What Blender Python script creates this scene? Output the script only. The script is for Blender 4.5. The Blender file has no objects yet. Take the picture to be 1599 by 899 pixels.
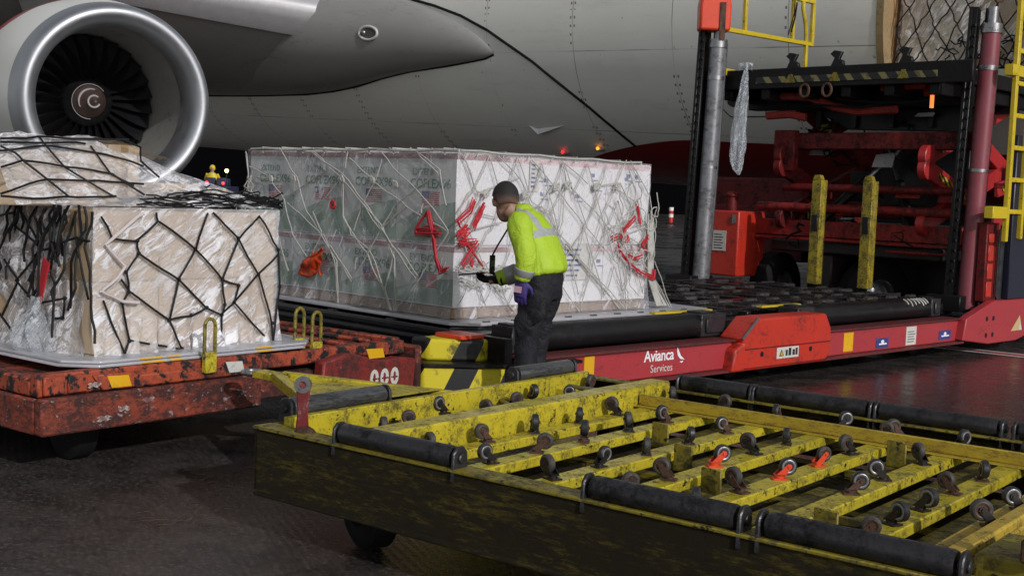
import bpy, bmesh, math, random
from mathutils import Vector, Matrix, Euler, noise
R = math.radians
PI = math.pi
S = bpy.context.scene
COL = S.collection
rnd = random.Random(11)

# ------------------------------------------------------------------ camera
cam = bpy.data.objects.new('camera', bpy.data.cameras.new('camera')); COL.objects.link(cam)
S.camera = cam
cam.data.sensor_width = 36.0; cam.data.lens = 43.9
cam.data.clip_start = 0.05; cam.data.clip_end = 2000
_p, _r = R(-4.4), R(2.3)
_f = Vector((0, math.cos(_p), math.sin(_p))); _u0 = Vector((0, -math.sin(_p), math.cos(_p))); _r0 = Vector((1, 0, 0))
_up = math.cos(_r)*_u0 - math.sin(_r)*_r0; _rt = math.cos(_r)*_r0 + math.sin(_r)*_u0
cam.matrix_world = Matrix(((_rt.x, _up.x, -_f.x, 0), (_rt.y, _up.y, -_f.y, 0), (_rt.z, _up.z, -_f.z, 1.55), (0, 0, 0, 1)))

# ------------------------------------------------------------------ night sky and one key light
SUN_EL, SUN_AZ = 25.0, 147.0            # azimuth clockwise from +Y: behind the camera, to the right
W = bpy.data.worlds.new('World'); S.world = W; W.use_nodes = True
wn, wl = W.node_tree.nodes, W.node_tree.links
wn.clear()
sky = wn.new('ShaderNodeTexSky'); sky.sky_type = 'NISHITA'; sky.sun_disc = False
sky.sun_elevation = R(SUN_EL); sky.sun_rotation = R(SUN_AZ)
hs = wn.new('ShaderNodeHueSaturation'); hs.inputs['Saturation'].default_value = 0.22
bg = wn.new('ShaderNodeBackground'); bg.inputs['Strength'].default_value = 0.095
wo = wn.new('ShaderNodeOutputWorld')
wl.new(sky.outputs[0], hs.inputs['Color']); wl.new(hs.outputs[0], bg.inputs['Color']); wl.new(bg.outputs[0], wo.inputs['Surface'])
sun = bpy.data.objects.new('apron_floodlight', bpy.data.lights.new('apron_floodlight', 'SUN')); COL.objects.link(sun)
sun.data.energy = 2.05; sun.data.angle = R(0.8); sun.data.color = (1.0, 0.95, 0.97)
_sd = Vector((math.sin(R(SUN_AZ))*math.cos(R(SUN_EL)), math.cos(R(SUN_AZ))*math.cos(R(SUN_EL)), math.sin(R(SUN_EL))))
sun.rotation_euler = _sd.to_track_quat('Z', 'Y').to_euler()
sun.location = _sd*30
S.view_settings.view_transform = 'Standard'; S.view_settings.look = 'None'
S.view_settings.exposure = 0.0; S.view_settings.gamma = 1.0; S.view_settings.use_curve_mapping = False
try:
    S.cycles.max_bounces = 8; S.cycles.transparent_max_bounces = 16; S.cycles.use_denoising = True
except Exception: pass

# ------------------------------------------------------------------ mesh helper
class MB:
    def __init__(s): s.v = []; s.f = []; s.m = []; s.M = Matrix.Identity(4); s.mi = 0
    def add(s, vs, fs, mi=None):
        o = len(s.v); s.v += [s.M @ Vector(v) for v in vs]
        s.f += [tuple(i+o for i in f) for f in fs]; s.m += [s.mi if mi is None else mi]*len(fs)
    def bb(s, x0, x1, y0, y1, z0, z1, mi=None):
        s.add([(x, y, z) for z in (z0, z1) for y in (y0, y1) for x in (x0, x1)],
              [(0, 2, 3, 1), (4, 5, 7, 6), (0, 1, 5, 4), (2, 6, 7, 3), (0, 4, 6, 2), (1, 3, 7, 5)], mi)
    def box(s, c, d, rot=(0, 0, 0), mi=None):
        m = Matrix.Translation(c) @ Euler(rot).to_matrix().to_4x4(); o = s.M; s.M = o @ m
        s.bb(-d[0]/2, d[0]/2, -d[1]/2, d[1]/2, -d[2]/2, d[2]/2, mi); s.M = o
    def beam(s, p0, p1, w, h, up=(0, 0, 1), mi=None):
        p0, p1 = Vector(p0), Vector(p1); t = (p1-p0).normalized(); side = t.cross(Vector(up)).normalized(); u = side.cross(t)
        vs = [p+side*a*w/2+u*b*h/2 for p in (p0, p1) for a, b in ((-1, -1), (1, -1), (1, 1), (-1, 1))]
        s.add(vs, [(3, 2, 1, 0), (4, 5, 6, 7), (0, 1, 5, 4), (1, 2, 6, 5), (2, 3, 7, 6), (3, 0, 4, 7)], mi)
    def tube(s, pts, r, n=6, closed=False, mi=None, flat=1.0):
        pts = [Vector(p) for p in pts]; k = len(pts)
        rs = r if isinstance(r, (list, tuple)) else [r]*k
        vs = []; up = None
        for i, p in enumerate(pts):
            a = pts[i-1] if (i > 0 or closed) else p; b = pts[(i+1) % k] if (i < k-1 or closed) else p
            t = (b-a)
            t = t.normalized() if t.length > 1e-9 else Vector((0, 0, 1))
            if up is None:
                up = Vector((0, 0, 1)) if abs(t.z) < 0.9 else Vector((1, 0, 0))
            up = (up - t*up.dot(t))
            up = up.normalized() if up.length > 1e-6 else t.orthogonal().normalized()
            sd = t.cross(up)
            for j in range(n):
                an = 2*PI*j/n; vs.append(p + (up*math.cos(an) + sd*math.sin(an)*flat)*rs[i])
        fs = []
        for i in range(k if closed else k-1):
            for j in range(n):
                a = i*n+j; b = i*n+(j+1) % n; c = ((i+1) % k)*n
                fs.append((a, b, c+(j+1) % n, c+j))
        if not closed: fs += [tuple(range(n-1, -1, -1)), tuple((k-1)*n+j for j in range(n))]
        s.add(vs, fs, mi)
    def cyl(s, p0, p1, r0, r1=None, n=18, mi=None): s.tube([p0, p1], [r0, r0 if r1 is None else r1], n, mi=mi)
    def lathe(s, prof, M=None, n=32, mi=None, cap=(False, False)):       # profile of (x along axis, radius)
        o = s.M
        if M is not None: s.M = o @ M
        vs = [(x, r*math.cos(2*PI*j/n), r*math.sin(2*PI*j/n)) for x, r in prof for j in range(n)]
        fs = [(i*n+j, i*n+(j+1) % n, (i+1)*n+(j+1) % n, (i+1)*n+j) for i in range(len(prof)-1) for j in range(n)]
        if cap[0]: fs.append(tuple(range(n)))
        if cap[1]: fs.append(tuple((len(prof)-1)*n+j for j in range(n)))
        s.add(vs, fs, mi); s.M = o
    def prism(s, poly, o, ux, uy, d, mi=None):                           # polygon in a plane, pushed along d
        o, ux, uy, d = Vector(o), Vector(ux), Vector(uy), Vector(d); k = len(poly)
        a = [o+ux*x+uy*y for x, y in poly]; vs = a+[p+d for p in a]
        s.add(vs, [tuple(range(k)), tuple(range(2*k-1, k-1, -1))]+[(i, i+k, (i+1) % k+k, (i+1) % k) for i in range(k)], mi)
    def grid(s, nu, nv, fn, mi=None, skip=None, closed=False):
        vs = [fn(i/nu, j/nv) for i in range(nu+1) for j in range(nv+1)]
        fs = [(i*(nv+1)+j, (i+1)*(nv+1)+j, (i+1)*(nv+1)+j+1, i*(nv+1)+j+1) for i in range(nu) for j in range(nv) if not (skip and skip(i, j))]
        s.add(vs, fs, mi)
    def ball(s, c, r, n=14, mi=None, rot=None):
        r = r if isinstance(r, (tuple, list)) else (r, r, r); c = Vector(c); vs = []; fs = []
        q = Euler(rot).to_matrix() if rot else Matrix.Identity(3)
        for i in range(1, n):
            a = PI*i/n
            for j in range(2*n):
                b = PI*j/n; vs.append(c+q @ Vector((r[0]*math.sin(a)*math.cos(b), r[1]*math.sin(a)*math.sin(b), r[2]*math.cos(a))))
        m = 2*n
        for i in range(n-2):
            for j in range(m): fs.append((i*m+j, (i+1)*m+j, (i+1)*m+(j+1) % m, i*m+(j+1) % m))
        t = len(vs); vs += [c+q @ Vector((0, 0, r[2])), c-q @ Vector((0, 0, r[2]))]
        for j in range(m): fs += [(t, j, (j+1) % m), (t+1, (n-2)*m+(j+1) % m, (n-2)*m+j)]
        s.add(vs, fs, mi)
    def loft(s, secs, side, n=16, mi=None):                              # (centre, half width along side, half depth)
        vs = []; side = Vector(side).normalized(); k = len(secs)
        for i, (c, a, b) in enumerate(secs):
            t = (Vector(secs[min(i+1, k-1)][0])-Vector(secs[max(i-1, 0)][0])).normalized()
            sd = (side-t*side.dot(t)).normalized(); fr = t.cross(sd)
            for j in range(n):
                an = 2*PI*j/n; vs.append(Vector(c)+sd*a*math.cos(an)+fr*b*math.sin(an))
        fs = [(i*n+j, i*n+(j+1) % n, (i+1)*n+(j+1) % n, (i+1)*n+j) for i in range(k-1) for j in range(n)]
        fs += [tuple(range(n-1, -1, -1)), tuple((k-1)*n+j for j in range(n))]
        s.add(vs, fs, mi)
    def mesh(s, name, mats, smooth=40, normals=True):
        me = bpy.data.meshes.new(name); me.from_pydata(s.v, [], s.f)
        for m in (mats if isinstance(mats, (list, tuple)) else [mats]): me.materials.append(m)
        me.polygons.foreach_set('material_index', s.m)
        if normals:
            b = bmesh.new(); b.from_mesh(me); bmesh.ops.recalc_face_normals(b, faces=b.faces); b.to_mesh(me); b.free()
        if smooth:
            me.polygons.foreach_set('use_smooth', [True]*len(me.polygons))
            me.set_sharp_from_angle(angle=R(smooth))
        me.update(); return me
    def pieces(s):                                                       # one MB per connected piece
        par = list(range(len(s.v)))
        def find(i):
            while par[i] != i: par[i] = par[par[i]]; i = par[i]
            return i
        for f in s.f:
            for i in f[1:]: par[find(i)] = find(f[0])
        gs = {}
        for f, m in zip(s.f, s.m): gs.setdefault(find(f[0]), []).append((f, m))
        out = []
        for fl_ in gs.values():
            b = MB(); ix = {}
            for f, m in fl_:
                for i in f:
                    if i not in ix: ix[i] = len(b.v); b.v.append(s.v[i])
                b.f.append(tuple(ix[i] for i in f)); b.m.append(m)
            out.append(b)
        return out
    def split(s, name, mats, parent=None, *a, **k): return [b.build(name, mats, parent, *a, **k) for b in s.pieces()]
    def build(s, name, mats, parent=None, bevel=0, smooth=40, normals=True, seg=1):
        o = bpy.data.objects.new(name, s.mesh(name, mats, smooth, normals)); COL.objects.link(o)
        if parent is not None: o.parent = parent
        if bevel:
            b = o.modifiers.new('bevel', 'BEVEL'); b.width = bevel; b.segments = seg; b.limit_method = 'ANGLE'; b.angle_limit = R(40)
        return o

def tag(o, label, cat, group=None, kind=None):
    if label: o['label'] = label
    if cat: o['category'] = cat
    if group: o['group'] = group
    if kind: o['kind'] = kind
    return o
def thing(name, label, cat, loc=(0, 0, 0), rotz=0.0, group=None):
    o = bpy.data.objects.new(name, None); COL.objects.link(o); o.empty_display_size = 0.2
    o.location = loc; o.rotation_euler = (0, 0, rotz); return tag(o, label, cat, group)
def structure(o): o['kind'] = 'structure'; return o
def text_part(name, s, size, M, mat, parent, ext=0.0006, align='CENTER', bold=0.0, spacing=1.0):
    cu = bpy.data.curves.new(name, 'FONT'); cu.body = s; cu.size = size; cu.extrude = ext; cu.align_x = align; cu.align_y = 'CENTER'
    cu.offset = bold; cu.space_character = spacing; cu.resolution_u = 3
    t = bpy.data.objects.new(name, cu); COL.objects.link(t)
    dg = bpy.context.evaluated_depsgraph_get()
    me = bpy.data.meshes.new_from_object(t.evaluated_get(dg)); bpy.data.objects.remove(t)
    me.transform(M); me.materials.clear(); me.materials.append(mat)
    o = bpy.data.objects.new(name, me); COL.objects.link(o); o.parent = parent; return o
def facing(o, ux, uy):                                                   # matrix: text x -> ux, text y -> uy
    ux, uy = Vector(ux).normalized(), Vector(uy).normalized(); n = ux.cross(uy)
    return Matrix(((ux.x, uy.x, n.x, o[0]), (ux.y, uy.y, n.y, o[1]), (ux.z, uy.z, n.z, o[2]), (0, 0, 0, 1)))

# ------------------------------------------------------------------ materials
class NT:
    def __init__(s, name):
        s.m = bpy.data.materials.new(name); s.m.use_nodes = True; s.t = s.m.node_tree; s.t.nodes.clear()
        s.out = s.n('ShaderNodeOutputMaterial'); s.b = s.n('ShaderNodeBsdfPrincipled'); s.l(s.b.outputs[0], s.out.inputs['Surface'])
        s.co = s.n('ShaderNodeTexCoord').outputs['Object']
    def n(s, t, **k):
        x = s.t.nodes.new(t)
        for a, b in k.items(): setattr(x, a, b)
        return x
    def l(s, a, b): s.t.links.new(a, b)
    def set(s, sock, v):
        if hasattr(v, 'links') or isinstance(v, bpy.types.NodeSocket): s.l(v, sock)
        elif isinstance(v, (tuple, list)) and len(v) == 3 and sock.type == 'RGBA': sock.default_value = (*v, 1)
        else: sock.default_value = v
    def math(s, op, a, b=0.0, c=None, clamp=False):
        x = s.n('ShaderNodeMath', operation=op, use_clamp=clamp); s.set(x.inputs[0], a); s.set(x.inputs[1], b)
        if c is not None: s.set(x.inputs[2], c)
        return x.outputs[0]
    def mix(s, f, a, b, mode='MIX'):
        x = s.n('ShaderNodeMix', data_type='RGBA', blend_type=mode); s.set(x.inputs[0], f); s.set(x.inputs[6], a); s.set(x.inputs[7], b); return x.outputs[2]
    def noise(s, scale=5.0, detail=4.0, rough=0.6, stretch=None, dist=0.0, rot=None):
        v = s.co
        if stretch or rot:
            mp = s.n('ShaderNodeMapping', vector_type='TEXTURE'); s.l(v, mp.inputs[0])
            if stretch: mp.inputs['Scale'].default_value = tuple(1/q for q in stretch)
            if rot: mp.inputs['Rotation'].default_value = rot
            v = mp.outputs[0]
        x = s.n('ShaderNodeTexNoise'); s.l(v, x.inputs['Vector']); x.inputs['Scale'].default_value = scale; x.inputs['Detail'].default_value = detail
        x.inputs['Roughness'].default_value = rough; x.inputs['Distortion'].default_value = dist; return x.outputs['Fac']
    def ramp(s, f, a, b, lo=0.0, hi=1.0):
        x = s.n('ShaderNodeMapRange', interpolation_type='SMOOTHSTEP'); s.set(x.inputs[0], f)
        for i, v in ((1, a), (2, b), (3, lo), (4, hi)): x.inputs[i].default_value = v
        return x.outputs[0]
    def xyz(s):
        x = s.n('ShaderNodeSeparateXYZ'); s.l(s.co, x.inputs[0]); return x.outputs
    def bump(s, h, strength=0.3, dist=0.01):
        x = s.n('ShaderNodeBump'); x.inputs['Strength'].default_value = strength; x.inputs['Distance'].default_value = dist
        s.l(h, x.inputs['Height']); s.l(x.outputs[0], s.b.inputs['Normal'])
    def p(s, **k):
        for a, v in k.items(): s.set(s.b.inputs[{'col': 'Base Color', 'rough': 'Roughness', 'metal': 'Metallic', 'spec': 'Specular IOR Level', 'em': 'Emission Color', 'es': 'Emission Strength', 'alpha': 'Alpha', 'coat': 'Coat Weight'}[a]], v)

def paint(name, col, rough=0.5, metal=0.0, var=0.25, vs=5.0, dirt=None, amt=0.0, ds=4.0, bump=0.12, bs=60.0, stretch=None, chip=None, camt=0.0, cs=22.0, spec=0.5):
    t = NT(name); dk = tuple(c*(1-var) for c in col)
    c = t.mix(t.noise(vs, 5, 0.65), dk, tuple(min(1, x*(1+var*0.5)) for x in col)); r = rough
    if dirt is not None:
        nn = t.math('ADD', t.math('MULTIPLY', t.noise(ds, 6, 0.7, stretch), 0.5), t.math('MULTIPLY', t.noise(ds*6.5, 6, 0.75, stretch, 0.5), 0.5))
        f = t.ramp(nn, 0.58-amt*0.32, 0.72-amt*0.26); c = t.mix(t.math('MULTIPLY', f, 0.9), c, dirt)
        r = t.ramp(f, 0, 1, rough, min(1, rough+0.3))
    if chip is not None:
        f2 = t.ramp(t.noise(cs, 6, 0.7, stretch), 0.66-camt*0.4, 0.69-camt*0.4); c = t.mix(f2, c, chip)
    t.p(col=c, rough=r, metal=metal, spec=spec)
    if bump: t.bump(t.noise(bs, 4, 0.7), bump, 0.004)
    return t.m
def flat(name, col, rough=0.6, metal=0.0): return paint(name, col, rough, metal, var=0.12, vs=12, bump=0.05)
def lamp(name, col, st):
    t = NT(name); t.p(col=(0.02, 0.02, 0.02), em=col, es=st); return t.m

BLK = (0.012, 0.012, 0.013)
M_black = paint('black_grease', (0.008, 0.008, 0.009), 0.36, 0.0, spec=.3, dirt=(0.028, 0.025, 0.022), amt=0.25, ds=7, bump=0.25)
M_rubber = paint('black_rubber', (0.007, 0.007, 0.008), 0.7, spec=.2, dirt=(0.022, 0.021, 0.020), amt=0.25, ds=6, bump=0.2)
M_steel = paint('worn_steel', (0.34, 0.34, 0.35), 0.34, 0.9, dirt=(0.05, 0.045, 0.04), amt=0.3, ds=9)
M_darksteel = paint('dark_steel', (0.075, 0.075, 0.08), 0.36, 0.7, dirt=(0.02, 0.018, 0.016), amt=0.4, ds=12, bump=0.25)
M_alu = paint('aluminium', (0.60, 0.61, 0.64), 0.35, 0.35, dirt=(0.14, 0.14, 0.14), amt=0.2, ds=5, stretch=(1, 1, 6))
M_rust = paint('rusty_steel', (0.12, 0.06, 0.035), 0.7, 0.3, dirt=(0.03, 0.02, 0.016), amt=0.4, ds=14, bump=0.3)
M_red = paint('loader_red', (0.38, 0.036, 0.044), 0.42, var=0.12, dirt=(0.07, 0.014, 0.014), amt=0.16, ds=5, stretch=(1, 1, 2), chip=(0.3, 0.16, 0.15), camt=0.02, cs=40)
M_redbright = paint('loader_bright_red', (0.5, 0.03, 0.014), 0.38, var=0.15, dirt=(0.13, 0.012, 0.01), amt=0.28, ds=4, chip=(0.05, 0.04, 0.04), camt=0.05)
M_reddark = paint('grimy_red', (0.15, 0.009, 0.009), 0.5, spec=.3, dirt=(0.014, 0.008, 0.008), amt=0.36, ds=3.5, bump=0.2)
M_orange = paint('orange_paint', (0.75, 0.07, 0.025), 0.35, dirt=(0.2, 0.02, 0.01), amt=0.1)
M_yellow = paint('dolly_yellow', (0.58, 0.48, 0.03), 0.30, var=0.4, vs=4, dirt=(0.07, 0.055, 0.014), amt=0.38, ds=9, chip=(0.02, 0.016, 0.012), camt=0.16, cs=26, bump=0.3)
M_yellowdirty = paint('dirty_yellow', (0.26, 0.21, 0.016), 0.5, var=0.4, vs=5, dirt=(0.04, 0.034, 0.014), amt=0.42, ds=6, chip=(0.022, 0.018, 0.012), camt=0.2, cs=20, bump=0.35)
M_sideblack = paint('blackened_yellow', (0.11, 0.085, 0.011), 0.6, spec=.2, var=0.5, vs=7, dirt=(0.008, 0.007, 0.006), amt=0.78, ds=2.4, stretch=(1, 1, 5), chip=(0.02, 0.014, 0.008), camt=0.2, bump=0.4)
M_yellowclean = paint('guard_yellow', (0.62, 0.47, 0.02), 0.42, dirt=(0.16, 0.12, 0.02), amt=0.22, ds=9, chip=(0.03, 0.025, 0.02), camt=0.08)
M_rdred = paint('battered_red', (0.42, 0.075, 0.03), 0.5, var=0.35, dirt=(0.05, 0.014, 0.012), amt=0.5, ds=3.2, chip=(0.010, 0.010, 0.011), camt=0.34, cs=13, bump=0.4)
M_rdside = paint('scraped_red', (0.30, 0.055, 0.026), 0.55, var=0.4, dirt=(0.018, 0.010, 0.010), amt=0.62, ds=3.0, stretch=(1, 1, 1.6), chip=(0.26, 0.22, 0.21), camt=0.12, cs=19, bump=0.5)
M_white = flat('white_print', (0.8, 0.8, 0.8))
M_offwhite = paint('sticker_white', (0.62, 0.61, 0.56), 0.55, dirt=(0.2, 0.19, 0.17), amt=0.2, ds=20)
M_stickyel = paint('sticker_yellow', (0.75, 0.42, 0.01), 0.45, dirt=(0.2, 0.1, 0.02), amt=0.15, ds=20)
M_stickblue = paint('sticker_blue', (0.03, 0.05, 0.22), 0.45, dirt=(0.3, 0.3, 0.35), amt=0.12, ds=40)
M_ink = flat('black_ink', (0.02, 0.02, 0.02))
M_glassdark = paint('dark_glass', (0.01, 0.01, 0.012), 0.1, bump=0)

def stripes(name, a, b, period, rot=0.785, axis=(1, 0, 1), duty=0.5, rough=0.5):
    t = NT(name); o = t.xyz(); k = 0.0
    s_ = t.math('ADD', t.math('MULTIPLY', o[0], axis[0]), t.math('ADD', t.math('MULTIPLY', o[1], axis[1]), t.math('MULTIPLY', o[2], axis[2])))
    fr = t.math('FRACT', t.math('DIVIDE', s_, period)); m = t.math('GREATER_THAN', fr, duty)
    c = t.mix(m, a, b); d = t.ramp(t.noise(9, 8, 0.7), 0.52, 0.66); c = t.mix(t.math('MULTIPLY', d, 0.8), c, (0.03, 0.027, 0.02))
    t.p(col=c, rough=rough); t.bump(t.noise(50, 4, 0.7), 0.2, 0.004); return t.m
M_hazard = stripes('hazard_stripes', (0.55, 0.42, 0.015), BLK, 0.1, axis=(1, 0, 1))
M_hazarddim = stripes('worn_hazard_stripes', (0.2, 0.18, 0.07), BLK, 0.22, axis=(0, 1, -0.8), duty=0.4)

def film(name, tint=(0.9, 0.92, 0.95), base=0.12, streak=0.75, stretch=(3, 3, 1), rot=(0.3, 0.5, 0.4), scale=5.0, rough=0.22, lo=0.5):
    t = NT(name); n1 = t.noise(scale, 7, 0.65, stretch, 1.2, rot); n2 = t.noise(scale*0.45, 4, 0.6, None, 0.6)
    f = t.math('MULTIPLY', t.ramp(n1, lo, lo+0.14), t.ramp(n2, 0.35, 0.6, 0.2, 1.0))
    f = t.math('ADD', t.math('MULTIPLY', f, streak), base, clamp=True)
    tr = t.n('ShaderNodeBsdfTransparent'); mx = t.n('ShaderNodeMixShader')
    t.p(col=tint, rough=rough, spec=0.7)
    hb = t.math('ADD', n1, t.math('MULTIPLY', t.noise(scale*5, 5, 0.7, stretch, 0.8, rot), 0.35)); t.bump(hb, 0.9, 0.03)
    t.l(f, mx.inputs[0]); t.l(tr.outputs[0], mx.inputs[1]); t.l(t.b.outputs[0], mx.inputs[2]); t.l(mx.outputs[0], t.out.inputs['Surface'])
    return t.m
M_film = film('stretch_wrap', (.95, .95, .97), base=0.34, streak=0.95, stretch=(5, 5, .8), rot=(.25, .95, 0), scale=3.6, lo=.46)
M_filmw = film('white_stretch_wrap', (0.86, 0.86, 0.92), base=0.20, streak=0.6, stretch=(4.5, 4.5, .8), rot=(.35, .3, 0), scale=3.4, lo=.53)
M_bag = film('clear_polythene', (0.78, 0.85, 0.9), base=0.26, streak=0.75, stretch=(4, 4, 0.6), scale=9, rough=0.12)

# ------------------------------------------------------------------ ground
def ground_mat():
    t = NT('wet_asphalt'); big = t.noise(0.55, 6, 0.62); fine = t.noise(38, 6, 0.75); mid = t.noise(4, 7, 0.7)
    c = t.mix(t.ramp(mid, 0.35, 0.7), (0.018, 0.016, 0.015), (0.066, 0.057, 0.050)); c = t.mix(t.ramp(fine, 0.48, 0.66), c, (0.13, 0.115, 0.105)); c = t.mix(t.ramp(t.noise(90, 3, 0.8), 0.52, 0.62), c, (0.012, 0.012, 0.012))
    c = t.mix(t.math('MULTIPLY', t.ramp(t.noise(1.6, 6, 0.7), 0.55, 0.68), 0.8), c, (0.012, 0.012, 0.013))
    o = t.xyz(); wet = t.ramp(t.math('ADD', t.math('SUBTRACT', t.math('MULTIPLY', o[0], .5), t.math('MULTIPLY', t.math('ABSOLUTE', t.math('SUBTRACT', o[1], 9.0)), .16)), t.math('MULTIPLY', big, 2.0)), 1.0, 1.9)
    r0 = t.ramp(big, 0.42, 0.6, 0.22, 0.5); t.p(col=c, rough=t.math('ADD', t.math('MULTIPLY', r0, t.math('SUBTRACT', 1.0, wet)), t.math('MULTIPLY', wet, t.ramp(mid, .3, .7, .19, .34))), spec=0.5); g = t.math('SINE', t.math('MULTIPLY', t.math('ADD', t.math('MULTIPLY', o[0], 0.92), t.math('MULTIPLY', o[1], 0.38)), 150))
    h = t.math('MULTIPLY', t.math('ADD', fine, t.math('MULTIPLY', g, 0.16)), t.ramp(wet, 0, 1, 1.0, .10)); t.bump(h, 0.42, 0.012); return t.m
g = MB(); g.bb(-400, 400, -120, 600, -0.3, 0.0)
structure(g.build('ground', ground_mat(), smooth=0))
ln = MB()
_a, _d = Vector((3.6, 15.0, 0)), Vector((0.78, -0.625, 0)); _n = Vector((0.625, 0.78, 0))
for off, w, mi in ((0, 0.13, 0), (-0.12, 0.09, 1), (0.12, 0.09, 1)):
    q = [_a+_n*(off-w/2), _a+_d*14+_n*(off-w/2), _a+_d*14+_n*(off+w/2), _a+_n*(off+w/2)]
    ln.add([(p.x, p.y, 0.004+0.0*mi) for p in q], [(0, 1, 2, 3)], mi)
structure(ln.build('painted_line', [paint('line_red', (0.3, 0.03, 0.03), 0.5, dirt=(0.05, 0.03, 0.03), amt=0.3), paint('line_white', (0.6, 0.6, 0.58), 0.5, dirt=(0.1, 0.1, 0.1), amt=0.3)], smooth=0))

# ------------------------------------------------------------------ far backdrop building, added to hide the bright sky
t_ = thing('backdrop_building', 'black distant backdrop building added to hide the sky, with a thin row of lit windows', 'building', (0, 120, 0))
b = MB(); b.bb(-150, 150, 0, 18, 0, 34); b.bb(-150, 150, -1.2, -0.01, 5.6, 6.2); b.bb(-60, 10, -3, -0.02, 0, 2.6)
b.build('wall', paint('night_black_wall', (0.003, 0.003, 0.0035), 0.9, spec=0.0, bump=0), t_)  # night darkness put into the wall colour
_em = lamp('lit_window', (1.0, 0.78, 0.42), 0.9)
for x0, x1 in ((-31.5, -30.1), (-29.7, -28.9), (-28.6, -27.0), (-25.9, -25.2)):
    b = MB(); b.bb(x0, x1, -0.06, -0.003, 4.75, 4.95); b.build('window', _em, t_)

# ================================================================== AIRCRAFT (local: x forward, y left, z up, origin on the fuselage axis)
AC = thing('cargo_aircraft', 'large pale grey freighter aircraft with red belly and open side cargo door', 'aircraft', (0.64, 25.4, 4.75), R(-46))
AC.rotation_euler = (0, R(2.2), R(-46))
FR_ = 2.82
def skin_mat():
    t = NT('aircraft_skin'); o = t.xyz(); x, y, z = o
    c = t.mix(t.noise(1.1, 6, 0.65), (0.74, 0.75, 0.69), (0.82, 0.82, 0.765))
    # panel joints and rivet rows
    px = t.math('ABSOLUTE', t.math('SUBTRACT', t.math('FRACT', t.math('DIVIDE', x, 2.13)), 0.5)); jx = t.math('LESS_THAN', px, 0.0034)
    an = t.math('ARCTAN2', z, y); pa = t.math('ABSOLUTE', t.math('SUBTRACT', t.math('FRACT', t.math('MULTIPLY', an, 1.9)), 0.5)); ja = t.math('LESS_THAN', pa, 0.0045)
    rv = t.math('MULTIPLY', t.math('LESS_THAN', t.math('ABSOLUTE', t.math('SUBTRACT', px, 0.02)), 0.008), t.math('LESS_THAN', t.math('FRACT', t.math('MULTIPLY', an, 20)), 0.3))
    rv = t.math('MULTIPLY', rv, t.math('GREATER_THAN', t.noise(0.8, 2), 0.5))
    j = t.math('MULTIPLY', t.math('MAXIMUM', jx, ja), t.ramp(t.noise(0.5, 3), 0.42, 0.6, 0.15, 0.9)); j = t.math('MAXIMUM', j, rv)
    d = t.math('MULTIPLY', t.ramp(t.noise(2.2, 8, 0.7, (0.4, 1, 2.5)), 0.5, 0.8), 0.35); c = t.mix(d, c, (0.45, 0.44, 0.40))
    sp = t.math('MULTIPLY', t.ramp(t.noise(9, 3, 0.5), 0.72, 0.76), 0.5); c = t.mix(sp, c, (0.13, 0.12, 0.11))
    c = t.mix(t.math('MULTIPLY', j, 0.8), c, (0.06, 0.06, 0.06))
    bd = t.math('POWER', t.math('MAXIMUM', t.math('SUBTRACT', 5.2, x), 0.0), 1.5)
    red = t.math('LESS_THAN', t.math('ADD', z, t.math('MULTIPLY', bd, 0.09)), -2.055)
    c = t.mix(red, c, (0.20, 0.008, 0.010)); t.p(col=c, rough=t.ramp(t.noise(3, 5), 0.3, 0.7, 0.3, 0.45), spec=0.45)
    t.bump(t.noise(1.3, 2), 0.12, 0.05); return t.m
M_skin = skin_mat()
M_dark = paint('dark_lining', (0.05, 0.05, 0.052), 0.6)
M_grey = paint('grey_paint', (0.30, 0.30, 0.29), 0.35, dirt=(0.12, 0.12, 0.11), amt=0.2, ds=2)
M_wing = paint('wing_grey', (0.30, 0.30, 0.285), 0.36, var=.12, vs=2, dirt=(0.2, 0.2, 0.19), amt=0.2, ds=1.6, stretch=(0.5, 2, 2))

# fuselage with a real opening for the cargo door
DX0, DX1, DZ0, DZ1 = 8.86, 12.3, -1.0, 1.7
xs = sorted(set([-17+0.75*i for i in range(35)]+[DX0, DX1, 9.4, 11, 13.0, 14.5]))
a0, a1 = math.asin(DZ0/FR_), math.asin(DZ1/FR_)
aa = [2*PI*i/64 for i in range(64)]
aa = sorted([a for a in aa if min(abs(((PI-a0)-a)), abs(((PI-a1)-a))) > 0.04]+[PI-a0, PI-a1])
rad = lambda x: FR_ if x < 13 else FR_*0.96
b = MB(); n = len(aa)
vs = [(x, rad(x)*math.cos(a), rad(x)*math.sin(a)) for x in xs for a in aa]; fs = []
for i in range(len(xs)-1):
    for j in range(n):
        ac = (aa[j]+(aa[(j+1) % n] if j < n-1 else 2*PI))/2
        if DX0-1e-6 <= xs[i] < DX1-1e-6 and PI-a1 < ac < PI-a0: continue
        fs.append((i*n+j, i*n+(j+1) % n, (i+1)*n+(j+1) % n, (i+1)*n+j))
b.add(vs, fs)
b.build('fuselage', M_skin, AC, normals=False)
b = MB(); b.lathe([(14.5, FR_*0.96), (16.5, 2.35), (18.2, 1.5), (19.2, 0.4)], n=48, cap=(False, True)); b.build('nose', M_skin, AC)
b = MB(); b.lathe([(-17.0, FR_), (-24, 2.3), (-31, 1.2), (-36, 0.3)], n=48, cap=(False, True)); b.build('tail_cone', M_skin, AC)
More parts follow.
